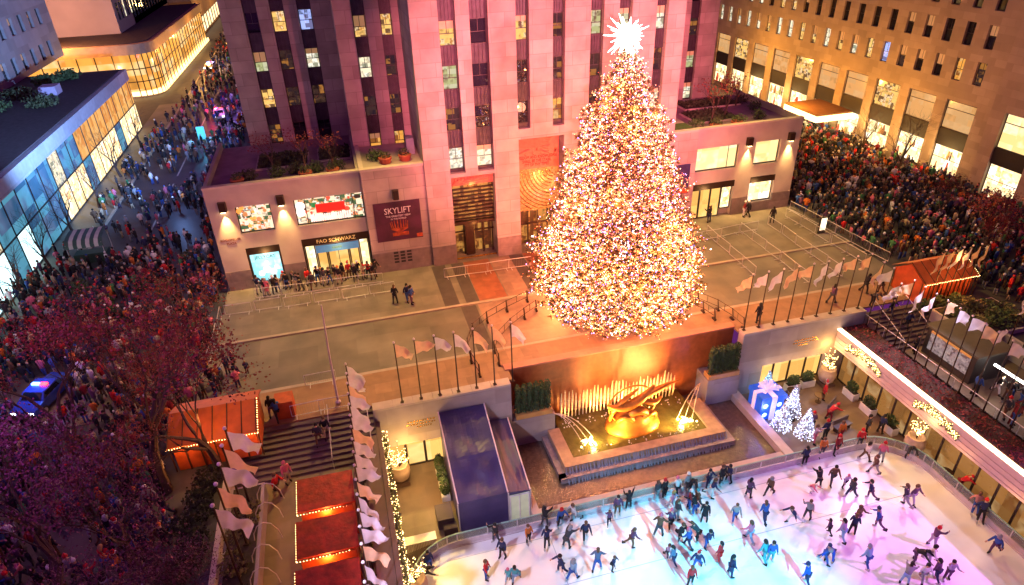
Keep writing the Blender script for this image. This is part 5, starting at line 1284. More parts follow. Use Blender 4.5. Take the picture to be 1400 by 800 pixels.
sh = [(-6.2, 60.3, 'toy shop roof, leftmost of the row'), (-4.6, 60.6, 'toy shop roof, second from left'), (-2.8, 60.4, 'toy shop roof, third from left'), (-.9, 60.6, 'toy shop roof, fourth from left'), (2.6, 59.6, 'annex roof above the purple banner'), (-8.6, 60.2, 'toy shop roof corner'),
      (35.4, 60.2, 'right shop roof, nearest the Christmas tree'), (37.6, 60.0, 'right shop roof, second from the Christmas tree'), (40.3, 60.1, 'right shop roof, above the middle lantern'), (43.2, 61, 'right shop roof, near its corner'), (44.6, 64, 'right shop roof, along its far edge'), (44.8, 67, 'right shop roof, at its far corner')]
for i, (x, y, lab) in enumerate(sh):
    shrub(x, y, 9.45 if x < 1 or x > 34 else 10.2, .85, .6, 300, shrub_m if i % 2 else hedge_m, 'dark shrub on the '+lab, 'roof garden shrubs')
for i, (x, y, z, lab) in enumerate([(-3.7, 59.2, 9.45, 'left terracotta pot on the toy shop roof'), (-1.3, 59.3, 9.45, 'right terracotta pot on the toy shop roof'), (3.4, 58.4, 10.2, 'left terracotta pot on the annex roof'), (5.2, 58.6, 10.2, 'right terracotta pot on the annex roof'), (37.0, 59.2, 9.45, 'left terracotta pot on the right shop roof'), (39.6, 59.4, 9.45, 'right terracotta pot on the right shop roof'), (-9.5, 59.4, 9.45, 'terracotta pot at the toy shop roof corner')]):
    t = thing('roof_pot', lab, 'plant pot', (x, y, z)); MB().lathe([(.45, 0), (.62, .5), (.6, .55)], (x, y, z), 12).build('pot', terracotta, t)
    b = MB(); b.leafball((x, y, z+.75), (.55, .55, .35), 120, .09); b.build('foliage', shrub_m, t)
p5 = tree_proto('roof_tree', 'thin bare tree in the left pot on the toy shop roof', 31, 4.2, .42, 180, redleaf, 'roof garden trees', 4)
place(p5, 0, (-3.7, 59.3, 9.8), 0)
for x, y, lab in ((-1.3, 59.4, 'thin bare tree in the right pot on the toy shop roof'), (-6.5, 61, 'thin bare tree at the left end of the toy shop roof'), (37.2, 60.5, 'thin bare tree on the front of the right shop roof'), (40, 62.5, 'thin bare tree in the middle of the right shop roof'), (43.5, 66, 'thin bare tree at the back of the right shop roof')):
    place(p5, 1, (x, y, 9.6), rnd.uniform(0, 6), lab, rnd.uniform(.9, 1.2))
b = MB(); b.box(5.6, 6.3, 60, 61, 10.2, 11.7); b.top('roof_cabinet', mat('grey_cabinet', (.3, .32, .38), .5), 'grey metal cabinet on the annex roof beside the tower', 'roof cabinet')
b = MB(); b.box(31.2, 33.6, 57.6, 59.4, 10.2, 10.45); b.top('green_hedge_strip', hedge_m, 'bright green hedge strip on the annex roof right of the tree', 'hedge')
for i, (x, y) in enumerate([(-40, 112), (-41, 104), (-42, 97), (-40.5, 90), (-42, 82), (-40, 75), (-38, 115), (-36.5, 98), (-39, 68)]):
    shrub(x, y, 9.45, 1.9+.3*(i % 3), .9, 420, shrub_m if i % 2 else hedge_m, 'dark shrub on the glass shop roof, %s of its planting' % ORD[i], 'glass shop roof shrubs', .7, .2)
# clipped shrubs among the left crowd, beds at the lower corners
for x, y, z, rx, m_, lab in ((-17.8, 58.6, 0, .9, leafgold, 'bright green clipped bush in the crowd below the toy shop corner'), (-22.4, 57.4, 0, .8, hedge_m, 'round clipped bush in the left crowd, nearest the street'), (-21.4, 55.2, 0, .8, hedge_m, 'round clipped bush in the left crowd, second of the pair'), (-25.2, 60.8, 0, .9, hedge_m, 'round clipped bush by the left picture edge'), (-20, 60, 0, .7, hedge_m, 'small round bush amid the left crowd'), (-16.5, 64.6, 0, .8, shrub_m, 'loose green bush by the street near the toy shop')):
    shrub(x, y, z, rx, rx, 420, m_, lab, 'clipped bushes in the left crowd', 1.1)
t = thing('planting_bed', 'lower left planting bed with pale shrubs beside the red stalls', 'planting bed', (-9.2, 27, -1.5))
MB().box(-10, -8.0, 14, 32.5, -1.5, -.4).build('bed_wall', mat('mauve_stone', (.3, .24, .32), .6), t); MB().box(-9.8, -8.2, 14.2, 32.3, -.4, -.34).build('soil', soil, t)
b = MB()
for q in range(18): b.leafball((rnd.uniform(-9.6, -8.4), rnd.uniform(15, 32), -.1), (.55, .55, .5), 130, .1)
b.build('shrubs', leafgold, t)
for q in range(11):
    b = MB(); g = MB(); y = 31-1.5*q; pts = [(-7.6+.75*cos(a), y, -.6+1.5*sin(a)) for a in (0, .5, 1.05, pi/2, 2.1, 2.6, pi)]
    b.tube(pts, .03, 4)
    b.build('wire_hoop', steel, t)
t = thing('planting_bed', 'far right planting bed with green and pale shrubs beyond the steps', 'planting bed', (47, 33, 0))
MB().box(44.4, 50.5, 31.2, 35.6, -1.5, .35).build('bed_wall', coping_m, t); MB().box(44.6, 50.3, 31.4, 35.4, .35, .42).build('soil', soil, t)
b = MB(); c_ = MB()
for q in range(26): (b if q % 3 else c_).leafball((rnd.uniform(44.8, 50), rnd.uniform(31.6, 35.2), .75), (.6, .6, .5), 130, .11)
b.build('shrubs', hedge_m, t); c_.build('pale_shrubs', leafgold, t)
b = MB()
for q in range(3): b.leafball((44.2+1.5*q, 36.1, .4), (.8, .5, .7), 300, .12)
b.top('dark_hedge', hedge_m, 'dark hedge between the right steps and the orange chalet', 'hedge')

b = MB()
for q in range(9): b.leafball((-11.6+rnd.uniform(-.7, .7), 33-.9*q, .5), (.9, .7, .75), 260, .11)
b.top('dark_hedge', mat('dark_hedge_leaves', (.018, .026, .012), .8, var=.5, scale=4), 'dark hedge between the bare tree and the lower left planting bed', 'hedge')
# ================================================================== VEHICLES
def car(label, cat, x, y, rz, paint, police):
    t = thing('parked_car', label, cat, (0, 0, 0))
    b = MB(); L, W = 2.3, .92
    prof_ = [(-L, .35), (-L, .8), (-1.25, .95), (-.75, 1.42), (.75, 1.45), (1.3, 1.0), (L-.05, .85), (L, .4)]
    for s_ in (-1, 1): b.quad(*([(px, s_*(W if pz < 1.1 else W-.17), pz) for px, pz in (prof_ if s_ > 0 else prof_[::-1])]))
    for (ax, az), (bx, bz) in zip(prof_, prof_[1:]+prof_[:1]):
        wa = W if az < 1.1 else W-.17; wb = W if bz < 1.1 else W-.17
        b.quad((ax, -wa, az), (ax, wa, az), (bx, wb, bz), (bx, -wb, bz))
    b.build('body', paint, t)
    g = MB()
    g.quad((-1.2, -.72, .99), (-.8, -.66, 1.38), (-.8, .66, 1.38), (-1.2, .72, .99)); g2 = MB(); g2.quad((.82, -.66, 1.4), (1.24, -.72, 1.04), (1.24, .72, 1.04), (.82, .66, 1.4))
    g.v = [(px*1.02, py, pz+.02) for px, py, pz in g.v]; g.build('windscreen', darkglass, t)
    g2.v = [(px*1.02, py, pz+.02) for px, py, pz in g2.v]; g2.build('rear_window', darkglass, t)
    g = MB()
    for s_ in (-1, 1): g.quad((-.75, s_*.8, 1.36), (.72, s_*.8, 1.38), (1.1, s_*.9, 1.04), (-1.08, s_*.9, 1.0))
    g.build('side_window', darkglass, t)
    for px in (-1.4, 1.45):
        for s_ in (-1, 1):
            wb = MB(); wb.tube([(px, s_*.78, .33), (px, s_*.96, .33)], .33, 12); w_ = wb.build('wheel', black_m, t)
            MB().tube([(px, s_*.965, .33), (px, s_*.975, .33)], .19, 10).build('rim', steel, w_)
    for s_ in (-.65, .65):
        MB().box(-L-.03, -L+.02, s_-.16, s_+.16, .6, .75).build('headlight', mat('headlight_glow', (1, 1, 1), .3, emit=(.8, .9, 1), power=10), t)
        MB().box(L-.02, L+.03, s_-.16, s_+.16, .62, .76).build('tail_light', mat('tail_glow', (.5, .02, .02), .3, emit=(1, .03, .02), power=6), t)
    lb = MB(); lb.box(-.12, .12, -.55, -.05, 1.46, 1.58); lb.build('light_bar', mat('red_beacon', (.4, .02, .02), .3, emit=(1, .03, .04), power=10 if police else 4), t)
    lb = MB(); lb.box(-.12, .12, .05, .55, 1.46, 1.58); lb.build('light_bar', mat('blue_beacon', (.02, .05, .5), .3, emit=(.08, .2, 1), power=14 if police else 8), t)
    t.location = (x, y, 0); t.rotation_euler = (0, 0, rz); return t
bluepaint = mat('blue_car_paint', (.03, .06, .35), .25, var=.05); whitepaint = mat('white_car_paint', (.6, .55, .5), .35, var=.05)
car('dark blue car with a flashing light bar in the crowd at far left', 'car', -23.6, 45.0, R(72), bluepaint, True)
point('beacon_lamp', (-23.8, 44.4, 2.4), (.1, .25, 1), 170, .2)
car('white police car with blue beacons far up the left street', 'car', -26.0, 166, R(80), whitepaint, True); point('beacon_lamp', (-25.5, 168, 2.6), (.1, .25, 1), 900, .3)
car('police car with red and blue lights in the middle of the left street', 'car', -19.6, 122, R(95), whitepaint, True)
for x, y, c in ((-20.6, 121, (1, .05, .1)), (-18.2, 119.5, (.12, .2, 1)), (-17.5, 128, (.3, .2, 1)), (-19.5, 104, (.1, .5, .9)), (-17.0, 92, (.25, .2, .8)), (-20, 80, (.15, .3, .7))): point('beacon_lamp', (x, y, 3.2), c, 700, .3)
b = MB(); b.box(-25.6, -23.6, 101.6, 101.9, .6, 3.2); 
t = thing('lit_screen', 'small cyan lit screen standing in the left street', 'screen', (-20.4, 107, 0))
MB().box(-21.0, -19.9, 106.9, 107.1, .7, 2.6).build('panel', mat('cyan_screen', (.1, .4, .5), .3, emit=(.1, .55, .8), power=1.0), t)
for x in (-20.9, -20.0): MB().box(x-.05, x+.05, 106.95, 107.05, 0, .8).build('leg', steel, t)
for k, (x, y, c, lab) in enumerate([(-22, 236, (1, .8, .6), 'white headlights of traffic far up the left street'), (-19, 178, (1, .1, .05), 'red tail lights of traffic up the left street'), (-21, 204, (1, .5, .1), 'amber lights of traffic up the left street')]):
    b = MB()
    for q in range(14): b.ball((x+rnd.uniform(-4, 5), y+rnd.uniform(-18, 18), rnd.uniform(.8, 2.2)), .35 if k == 0 else .22, 6, 4)
    b.top('traffic_lamps', mat('traffic_glow_%s' % ('white', 'red', 'amber')[k], c, .5, emit=c, power=5), lab, 'traffic lights')

# ================================================================== PEOPLE
PAL = {'black': (.012, .012, .016), 'charcoal': (.05, .05, .06), 'navy': (.018, .025, .085), 'blue': (.03, .09, .34), 'royal blue': (.02, .08, .5), 'pale blue': (.25, .42, .6), 'slate': (.1, .14, .24), 'teal': (.06, .32, .36),
       'white': (.75, .74, .72), 'grey': (.28, .28, .3), 'lavender': (.42, .34, .5), 'plum': (.12, .05, .12), 'maroon': (.22, .012, .02), 'red': (.55, .015, .02), 'pink': (.65, .16, .25), 'salmon': (.6, .26, .2), 'orange': (.6, .17, .03),
       'brown': (.13, .065, .035), 'beige': (.45, .34, .22), 'green': (.05, .2, .08), 'yellow': (.6, .42, .06), 'blonde': (.4, .26, .09), 'dark': (.02, .014, .01), 'santa': (.55, .015, .02)}
def skel(lean, hipL, hipR, kneeL, kneeR, spread, armL, armR, elbL, elbR, abd, head=0, crouch=0):
    """joints of a figure facing -Y; angles in degrees, forward positive"""
    J = {}
    lean = R(lean); fw = lambda a, L: Vector((0, -sin(a)*L, -cos(a)*L))
    pel = Vector((0, 0, 0)); up = Vector((0, -sin(lean), cos(lean)))
    J['pel'] = pel; J['belly'] = pel+up*.2; J['chest'] = pel+up*.44; J['neck'] = pel+up*.58
    hl = lean*.5-R(head); hd = Vector((0, -sin(hl), cos(hl))); J['head'] = J['neck']+hd*.13; J['crown'] = J['neck']+hd*.28; J['nose'] = J['head']+hd*.02+Vector((0, -.105, 0))
    for s_, hp, kn in ((-1, hipL, kneeL), (1, hipR, kneeR)):
        n_ = 'L' if s_ < 0 else 'R'
        h = pel+Vector((s_*.1, 0, -.04)); k = h+fw(R(hp), .43)+Vector((s_*spread*.5, 0, 0)); f = k+fw(R(hp-kn), .42)+Vector((s_*spread*.4, 0, 0))
        J['hip'+n_], J['knee'+n_], J['foot'+n_] = h, k, f; J['toe'+n_] = f+Vector((0, -.16, -.03))
    for s_, ar, el in ((-1, armL, elbL), (1, armR, elbR)):
        n_ = 'L' if s_ < 0 else 'R'
        s0 = J['neck']+Vector((s_*.19, 0, -.07)); a = R(ar); ab = R(abd)
        d = Vector((s_*sin(ab), -sin(a)*cos(ab), -cos(a)*cos(ab))).normalized(); e = s0+d*.29
        a2 = R(ar+el); d2 = Vector((s_*sin(ab)*.75, -sin(a2)*cos(ab), -cos(a2)*cos(ab))).normalized(); w_ = e+d2*.25
        J['sh'+n_], J['el'+n_], J['wr'+n_] = s0, e, w_; J['dir'+n_] = d2
    low = min(J['footL'].z, J['footR'].z)-.06
    for k in J:
        if not k.startswith('dir'): J[k] = J[k]-Vector((0, 0, low))
    return J
def skin_mesh(name, verts, edges, radii, root=0, sub=1):
    me = bpy.data.meshes.new(name); me.from_pydata([tuple(v) for v in verts], edges, []); o = bpy.data.objects.new(name, me); COL.objects.link(o)
    sk = o.modifiers.new('s', 'SKIN'); sk.use_smooth_shade = True
    for i, r_ in enumerate(radii):
        d = me.skin_vertices[0].data[i]; d.radius = r_ if isinstance(r_, tuple) else (r_, r_); d.use_root = (i == root)
    if sub: sb = o.modifiers.new('d', 'SUBSURF'); sb.levels = sub; sb.render_levels = sub
    ev = o.evaluated_get(bpy.context.evaluated_depsgraph_get()); out = bpy.data.meshes.new_from_object(ev)
    bpy.data.objects.remove(o); out.name = name; return out
def figure_meshes(J, longcoat=False):
    V, E_, Rr, ix = [], [], [], {}
    def add(k, p, r_, par=None):
        ix[k] = len(V); V.append(p); Rr.append(r_)
        if par is not None: E_.append((ix[par], ix[k]))
    add('pel', J['pel'], (.15, .11)); add('belly', J['belly'], (.14, .1), 'pel'); add('chest', J['chest'], (.165, .11), 'belly'); add('neck', J['neck'], .06, 'chest'); add('head', J['head'], (.085, .1), 'neck'); add('crown', J['crown'], .06, 'head')
    add('nose', J['nose'], .018, 'head')
    for n_ in 'LR':
        add('hip'+n_, J['hip'+n_], .09, 'pel'); add('knee'+n_, J['knee'+n_], .058, 'hip'+n_); add('foot'+n_, J['foot'+n_], .042, 'knee'+n_); add('toe'+n_, J['toe'+n_], .035, 'foot'+n_)
        add('sh'+n_, J['sh'+n_], .06, 'chest'); add('el'+n_, J['el'+n_], .043, 'sh'+n_); add('wr'+n_, J['wr'+n_], .03, 'el'+n_)
        d = J['dir'+n_]; o1 = Vector((1, 0, 0)) if abs(d.x) < .8 else Vector((0, 1, 0)); o1 = (o1-d*o1.dot(d)).normalized(); o2 = d.cross(o1)
        pm = J['wr'+n_]+d*.06; add('palm'+n_, pm, (.035, .018), 'wr'+n_)
        for q, (so, ln) in enumerate(((-.03, .075), (-.01, .09), (.01, .085), (.03, .065))):
            add('fa%s%d' % (n_, q), pm+d*(.035+ln*.5)+o1*so*1.1, .010, 'palm'+n_); add('fb%s%d' % (n_, q), pm+d*(.03+ln*.9)+o1*so*1.2+o2*.025, .008, 'fa%s%d' % (n_, q))
        add('th'+n_, J['wr'+n_]+d*.05+o1*-.055, .011, 'wr'+n_); add('ti'+n_, J['wr'+n_]+d*.085+o1*-.07+o2*.02, .009, 'th'+n_)
    body = skin_mesh('person', V, E_, Rr, 0, 1)
    V, E_, Rr, ix = [], [], [], {}
    add('pel', J['pel']+Vector((0, 0, -.08)), (.185, .15)); add('belly', J['belly'], (.18, .14), 'pel'); add('chest', J['chest'], (.2, .145), 'belly'); add('neck', J['neck']-Vector((0, 0, .03)), .095, 'chest')
    if longcoat: add('hem', J['pel']-Vector((0, .0, .5)), (.25, .2), 'pel')
    for n_ in 'LR': add('sh'+n_, J['sh'+n_], .085, 'chest'); add('el'+n_, J['el'+n_], .07, 'sh'+n_); add('wr'+n_, J['wr'+n_], .052, 'el'+n_)
    coat = skin_mesh('coat', V, E_, Rr, 0, 1)
    V, E_, Rr, ix = [], [], [], {}
    add('pel', J['pel'], (.165, .125))
    for n_ in 'LR': add('hip'+n_, J['hip'+n_], .105, 'pel'); add('knee'+n_, J['knee'+n_], .08, 'hip'+n_); add('foot'+n_, J['foot'+n_]+Vector((0, 0, .03)), .062, 'knee'+n_)
    trousers = skin_mesh('trousers', V, E_, Rr, 0, 1)
    h = J['head']; up = (J['crown']-J['neck']).normalized()
    hm = MB(); hm.ball(h+up*.055+Vector((0, .02, 0)), .122, 9, 6, 0, (.95, 1.05, 1.1)); hm.tube([h+Vector((0, .07, .05)), h+Vector((0, .1, -.06)), h+Vector((0, .1, -.2))], [.1, .09, .04], 6)
    cp = MB(); cp.ball(h+up*.085, .128, 9, 6, 0, (1, 1.05, 1)); cp.ball(h+up*.225, .045, 6, 4); cp.tube([h+up*.03, h+up*.075], [.131, .131], 9)
    hd = MB(); hd.ball(h+up*.03+Vector((0, .03, 0)), .145, 9, 6, 0, (1, 1.05, 1.1)); hd.ball(J['neck']+Vector((0, .05, 0)), .13, 8, 5)
    sn = MB(); sn.lathe([(.13, .03), (.135, .07)], h, 9, 1); sn.tube([h+up*.06, h+up*.18, h+up*.27+Vector((.06, .06, 0)), h+up*.2+Vector((.14, .1, 0))], [.125, .09, .05, .03], 8); sn.ball(h+up*.19+Vector((.15, .11, 0)), .05, 6, 4, 1)
    out = {'body': body, 'coat': coat, 'trousers': trousers}
    def mesh_of(mb, nm, mats):
        me = bpy.data.meshes.new(nm); me.from_pydata([tuple(v) for v in mb.v], [], mb.f)
        for m_ in mats: me.materials.append(m_)
        if len(mats) > 1: me.polygons.foreach_set('material_index', mb.mi)
        me.polygons.foreach_set('use_smooth', [True]*len(mb.f)); return me
    out['hair'] = mesh_of(hm, 'hair', [cloth]); out['cap'] = mesh_of(cp, 'cap', [cloth]); out['hood'] = mesh_of(hd, 'hood', [cloth]); out['santa'] = mesh_of(sn, 'santa_hat', [cloth, white_m])
    for n_ in 'LR':
        f = J['foot'+n_]; tdir = (J['toe'+n_]-f).normalized(); b = MB()
        b.tube([f+Vector((0, .06, -.01)), f+Vector((0, 0, -.01)), f+tdir*.1+Vector((0, 0, -.01)), f+tdir*.19+Vector((0, 0, -.01))], [.05, .066, .055, .035], 7); b.tube([f+Vector((0, 0, .0)), f+Vector((0, .01, .14))], [.06, .062], 7)
        out['shoe'+n_] = mesh_of(b, 'shoe', [cloth])
        bl_ = MB(); c0 = f+Vector((0, .1, -.085)); c1 = f+tdir*.24+Vector((0, 0, -.085)); bl_.tube([c0, c1], .012, 4); bl_.tube([f+Vector((0, .03, -.04)), f+Vector((0, .03, -.085))], .012, 4); out['blade'+n_] = mesh_of(bl_, 'blade', [steel])
    for k in ('coat', 'trousers'): out[k].materials.clear(); out[k].materials.append(cloth)
    body.materials.clear(); body.materials.append(skin_m)
    return out
POSES = {'stand': skel(3, 4, -3, 2, 4, .08, 8, 4, 22, 18, 12), 'walk': skel(8, 26, -20, 12, 14, .06, -22, 26, 25, 30, 12), 'glide': skel(16, 12, -26, 16, 30, .06, 24, -20, 34, 30, 18), 'stride': skel(34, 30, -42, 20, 10, .12, 42, -30, 25, 20, 20),
         'arms': skel(14, 14, -12, 18, 22, .16, 24, 0, 20, 24, 30), 'bend': skel(52, 18, 8, 24, 22, .12, 54, 58, 18, 14, 14, -20), 'rail': skel(-8, 22, 16, 4, 8, .1, -24, -20, 30, 34, 26), 'reach': skel(4, 6, -6, 4, 8, .1, 95, 40, 75, 80, 20),
         'crouch': skel(40, 80, 72, 105, 100, .14, 60, 60, 20, 20, 20, -20)}
FIG = {}
def fig(pose, long_=False):
    k = (pose, long_)
    if k not in FIG: FIG[k] = figure_meshes(POSES[pose], long_)
    return FIG[k]
SKINS = [(.55, .33, .24), (.48, .27, .19), (.3, .16, .1), (.16, .08, .05), (.6, .38, .28)]
skin_obj = mat('skin_tone', 'object', .6)
def person(loc, rz, coat, pants, head, pose, label, group=None, scale=1., long_=False, skates=False, r_=rnd):
    F = fig(pose, long_)
    if F['body'].materials[0] is not skin_obj: F['body'].materials[0] = skin_obj
    o = bpy.data.objects.new('person', F['body']); COL.objects.link(o); o.location = (loc[0], loc[1], loc[2]+(.045 if skates else 0)); o.rotation_euler = (0, 0, rz); o.scale = (scale,)*3
    tag(o, label, 'person', group); s_ = r_.choice(SKINS); o.color = (*s_, 1)
    def part(nm, me, c):
        p = bpy.data.objects.new(nm, me); COL.objects.link(p); p.parent = o; p.color = (*c, 1); return p
    part('long_coat' if long_ else 'coat', F['coat'], PAL[coat]); part('trousers', F['trousers'], PAL[pants])
    hc, hk = head.split(' ')[0], head.split(' ')[-1]
    if hk == 'hat': part('santa_hat', F['santa'], PAL['red'])
    else: part({'hair': 'hair', 'cap': 'knit_cap', 'hood': 'hood'}[hk], F[{'hair': 'hair', 'cap': 'cap', 'hood': 'hood'}[hk]], PAL[hc])
    for n_ in 'LR':
        sh_ = part('skate' if skates else 'shoe', F['shoe'+n_], (.5, .48, .46) if skates and r_.random() < .5 else (.02, .018, .018))
        if skates: b_ = bpy.data.objects.new('blade', F['blade'+n_]); COL.objects.link(b_); b_.parent = sh_
    return o
SKATERS = [
    (7.55, 27.8, 'orange', 'black', 'brown hair', 'stand'),
    (8.98, 28.76, 'black', 'charcoal', 'black hair', 'reach'),
    (8.61, 27.19, 'navy', 'black', 'black hair', 'glide'),
    (10.0, 28.53, 'blue', 'black', 'red cap', 'arms'),
    (10.98, 28.56, 'white', 'grey', 'brown hair', 'glide'),
    (9.75, 26.71, 'charcoal', 'charcoal', 'grey hood', 'bend'),
    (11.19, 27.02, 'navy', 'black', 'brown hair', 'walk'),
    (8.88, 25.06, 'navy', 'navy', 'black hair', 'arms'),
    (9.38, 24.45, 'pale blue', 'blue', 'grey hood', 'walk'),
    (11.09, 24.68, 'slate', 'blue', 'brown hair', 'arms'),
    (12.02, 24.41, 'navy', 'black', 'brown hair', 'armskid'),
    (13.12, 27.68, 'plum', 'black', 'brown hair', 'walkkid'),
    (13.98, 28.3, 'plum', 'brown', 'dark hair', 'stand'),
    (14.88, 28.52, 'black', 'black', 'black hair', 'reach'),
    (13.81, 25.65, 'plum', 'brown', 'brown hair', 'glide'),
    (17.12, 28.78, 'charcoal', 'grey', 'brown hair', 'stand'),
    (17.64, 28.71, 'black', 'black', 'red cap', 'long'),
    (18.6, 28.68, 'white', 'black', 'pink cap', 'walk'),
    (19.43, 28.78, 'grey', 'charcoal', 'white cap', 'stand'),
    (18.81, 27.35, 'maroon', 'blue', 'white cap', 'stand'),
    (19.89, 28.72, 'black', 'black', 'black hair', 'bend'),
    (19.42, 27.33, 'brown', 'charcoal', 'teal cap', 'walk'),
    (21.04, 28.73, 'navy', 'navy', 'black hair', 'reach'),
    (20.76, 27.86, 'navy', 'white', 'brown hair', 'glide'),
    (22.03, 28.7, 'black', 'black', 'brown hair', 'stand'),
    (22.61, 28.7, 'navy', 'black', 'black hair', 'reach'),
    (17.68, 27.69, 'lavender', 'white', 'blonde hair', 'walk'),
    (17.58, 26.82, 'charcoal', 'grey', 'brown hair', 'stand'),
    (18.99, 26.8, 'black', 'blue', 'black hair', 'bend'),
    (19.31, 26.15, 'black', 'black', 'dark hair', 'long'),
    (23.22, 27.12, 'plum', 'black', 'black hair', 'long'),
    (21.22, 25.58, 'grey', 'blue', 'brown hair', 'walk'),
    (23.03, 24.96, 'blue', 'navy', 'brown hair', 'glide'),
    (15.87, 25.93, 'brown', 'charcoal', 'pink cap', 'arms'),
    (16.88, 26.25, 'plum', 'black', 'pink cap', 'walk'),
    (16.98, 25.15, 'black', 'black', 'brown hair', 'glide'),
    (15.76, 23.65, 'slate', 'navy', 'dark hair', 'arms'),
    (15.62, 24.25, 'lavender', 'charcoal', 'brown hair', 'armskid'),
    (17.25, 24.56, 'blue', 'navy', 'pink cap', 'walk'),
    (18.11, 24.82, 'charcoal', 'black', 'brown hair', 'bend'),
    (18.39, 24.22, 'navy', 'blue', 'black hair', 'glide'),
    (17.04, 23.0, 'navy', 'blue', 'santa hat', 'arms'),
    (18.61, 23.08, 'red', 'red', 'black hair', 'long'),
    (18.71, 21.96, 'navy', 'navy', 'black hair', 'long'),
    (21.25, 23.88, 'pink', 'pale blue', 'brown hair', 'walk'),
    (21.28, 22.3, 'teal', 'teal', 'dark hair', 'arms'),
    (16.08, 22.08, 'red', 'black', 'brown hair', 'stand'),
    (5.96, 25.19, 'teal', 'pale blue', 'dark hair', 'glide'),
    (28.74, 28.61, 'navy', 'black', 'black hair', 'stand'),
    (30.41, 28.97, 'orange', 'charcoal', 'brown hair', 'stand'),
    (31.61, 28.9, 'maroon', 'black', 'red cap', 'long'),
    (24.74, 26.92, 'brown', 'black', 'grey hood', 'walk'),
    (28.29, 26.46, 'black', 'black', 'black hair', 'bend'),
    (27.59, 26.41, 'pink', 'white', 'white cap', 'crouchkid'),
    (29.48, 26.54, 'brown', 'charcoal', 'dark hair', 'walk'),
    (30.1, 26.0, 'lavender', 'black', 'pink cap', 'armskid'),
    (29.9, 25.11, 'charcoal', 'navy', 'dark hair', 'walk'),
    (30.98, 24.62, 'navy', 'plum', 'dark hair', 'glide'),
    (33.2, 27.74, 'white', 'brown', 'dark hair', 'walk'),
    (32.94, 26.5, 'brown', 'grey', 'brown hair', 'walk'),
    (34.17, 27.34, 'pink', 'grey', 'red cap', 'stand'),
    (36.48, 27.12, 'black', 'charcoal', 'black hair', 'bend'),
    (33.66, 28.98, 'red', 'black', 'red cap', 'stand'),
    (33.44, 23.54, 'plum', 'lavender', 'brown hair', 'walk'),
    (32.8, 23.49, 'charcoal', 'grey', 'brown hair', 'glide'),
    (24.78, 24.28, 'navy', 'white', 'brown hair', 'stride'),
    (25.87, 24.35, 'grey', 'charcoal', 'brown hair', 'reach'),
    (26.48, 22.93, 'plum', 'black', 'black hair', 'armskid'),
    (26.93, 22.27, 'lavender', 'pale blue', 'dark hair', 'arms'),
    (27.88, 22.51, 'navy', 'black', 'brown hair', 'stand'),
    (28.61, 23.06, 'brown', 'plum', 'brown hair', 'reach'),
    (29.7, 22.43, 'blue', 'plum', 'navy cap', 'glide'),
    (24.76, 21.2, 'blue', 'blue', 'navy cap', 'walk'),
    (25.22, 21.2, 'royal blue', 'navy', 'grey hood', 'bend'),
    (27.05, 20.18, 'pale blue', 'blue', 'grey cap', 'arms'),
    (22.75, 20.16, 'royal blue', 'navy', 'navy cap', 'arms'),
    (30.06, 19.7, 'black', 'plum', 'black hair', 'bend'),
    (30.76, 19.35, 'white', 'lavender', 'dark hair', 'arms'),
    (31.97, 20.26, 'plum', 'lavender', 'red cap', 'reach'),
    (29.46, 18.4, 'white', 'grey', 'dark hair', 'walk'),
    (30.29, 18.22, 'plum', 'navy', 'dark hair', 'arms'),
    (30.98, 18.08, 'lavender', 'plum', 'dark hair', 'reach'),
    (28.32, 18.52, 'grey', 'pale blue', 'dark hair', 'bend'),
    (36.69, 21.67, 'salmon', 'blue', 'brown hair', 'rail'),
    (36.53, 21.09, 'navy', 'black', 'red cap', 'rail'),
    (35.15, 18.75, 'blue', 'plum', 'grey hood', 'glide'),
    (38.51, 20.23, 'black', 'navy', 'dark hair', 'stand'),
    (21.64, 22.19, 'blue', 'teal', 'dark hair', 'stand'),
    (1.02, 27.66, 'navy', 'blue', 'black hair', 'stand'),
    (4.31, 26.01, 'red', 'blue', 'brown hair', 'stand'),
    (5.67, 27.2, 'navy', 'black', 'brown hair', 'stand'),
    (5.53, 28.48, 'black', 'charcoal', 'black hair', 'reach'),
    (5.58, 25.43, 'teal', 'pale blue', 'pink cap', 'walkkid'),
    (0.42, 26.73, 'charcoal', 'black', 'dark hair', 'bend'),
]
def zone(x, y):
    if y > 27.0: return ('by the far rail below the blue tent' if x < 10 else 'by the far rail before the pool' if x < 21 else 'near the far rail by the fountain end' if x < 28 else 'on the ice below the right terrace')
    if x > 34.5: return 'by the right-hand rink boards'
    if y > 23.8: return ('on the left ice below the tent' if x < 10 else 'on the white ice below the fountain' if x < 17 else 'in the busy middle of the ice' if x < 24 else 'on the upper right ice')
    return ('at the bottom left of the ice' if x < 10 else 'on the bright lower ice left of centre' if x < 17 else 'on cyan ice at the bottom middle' if x < 24 else 'on the pink ice at lower right')
PH = {'stand': 'standing', 'walk': 'stepping along', 'glide': 'gliding on one leg', 'stride': 'striding low', 'arms': 'with arms spread', 'bend': 'bending forward', 'rail': 'leaning back on the rail', 'reach': 'with one arm raised', 'crouch': 'crouching'}
sr = random.Random(23); seen = set()
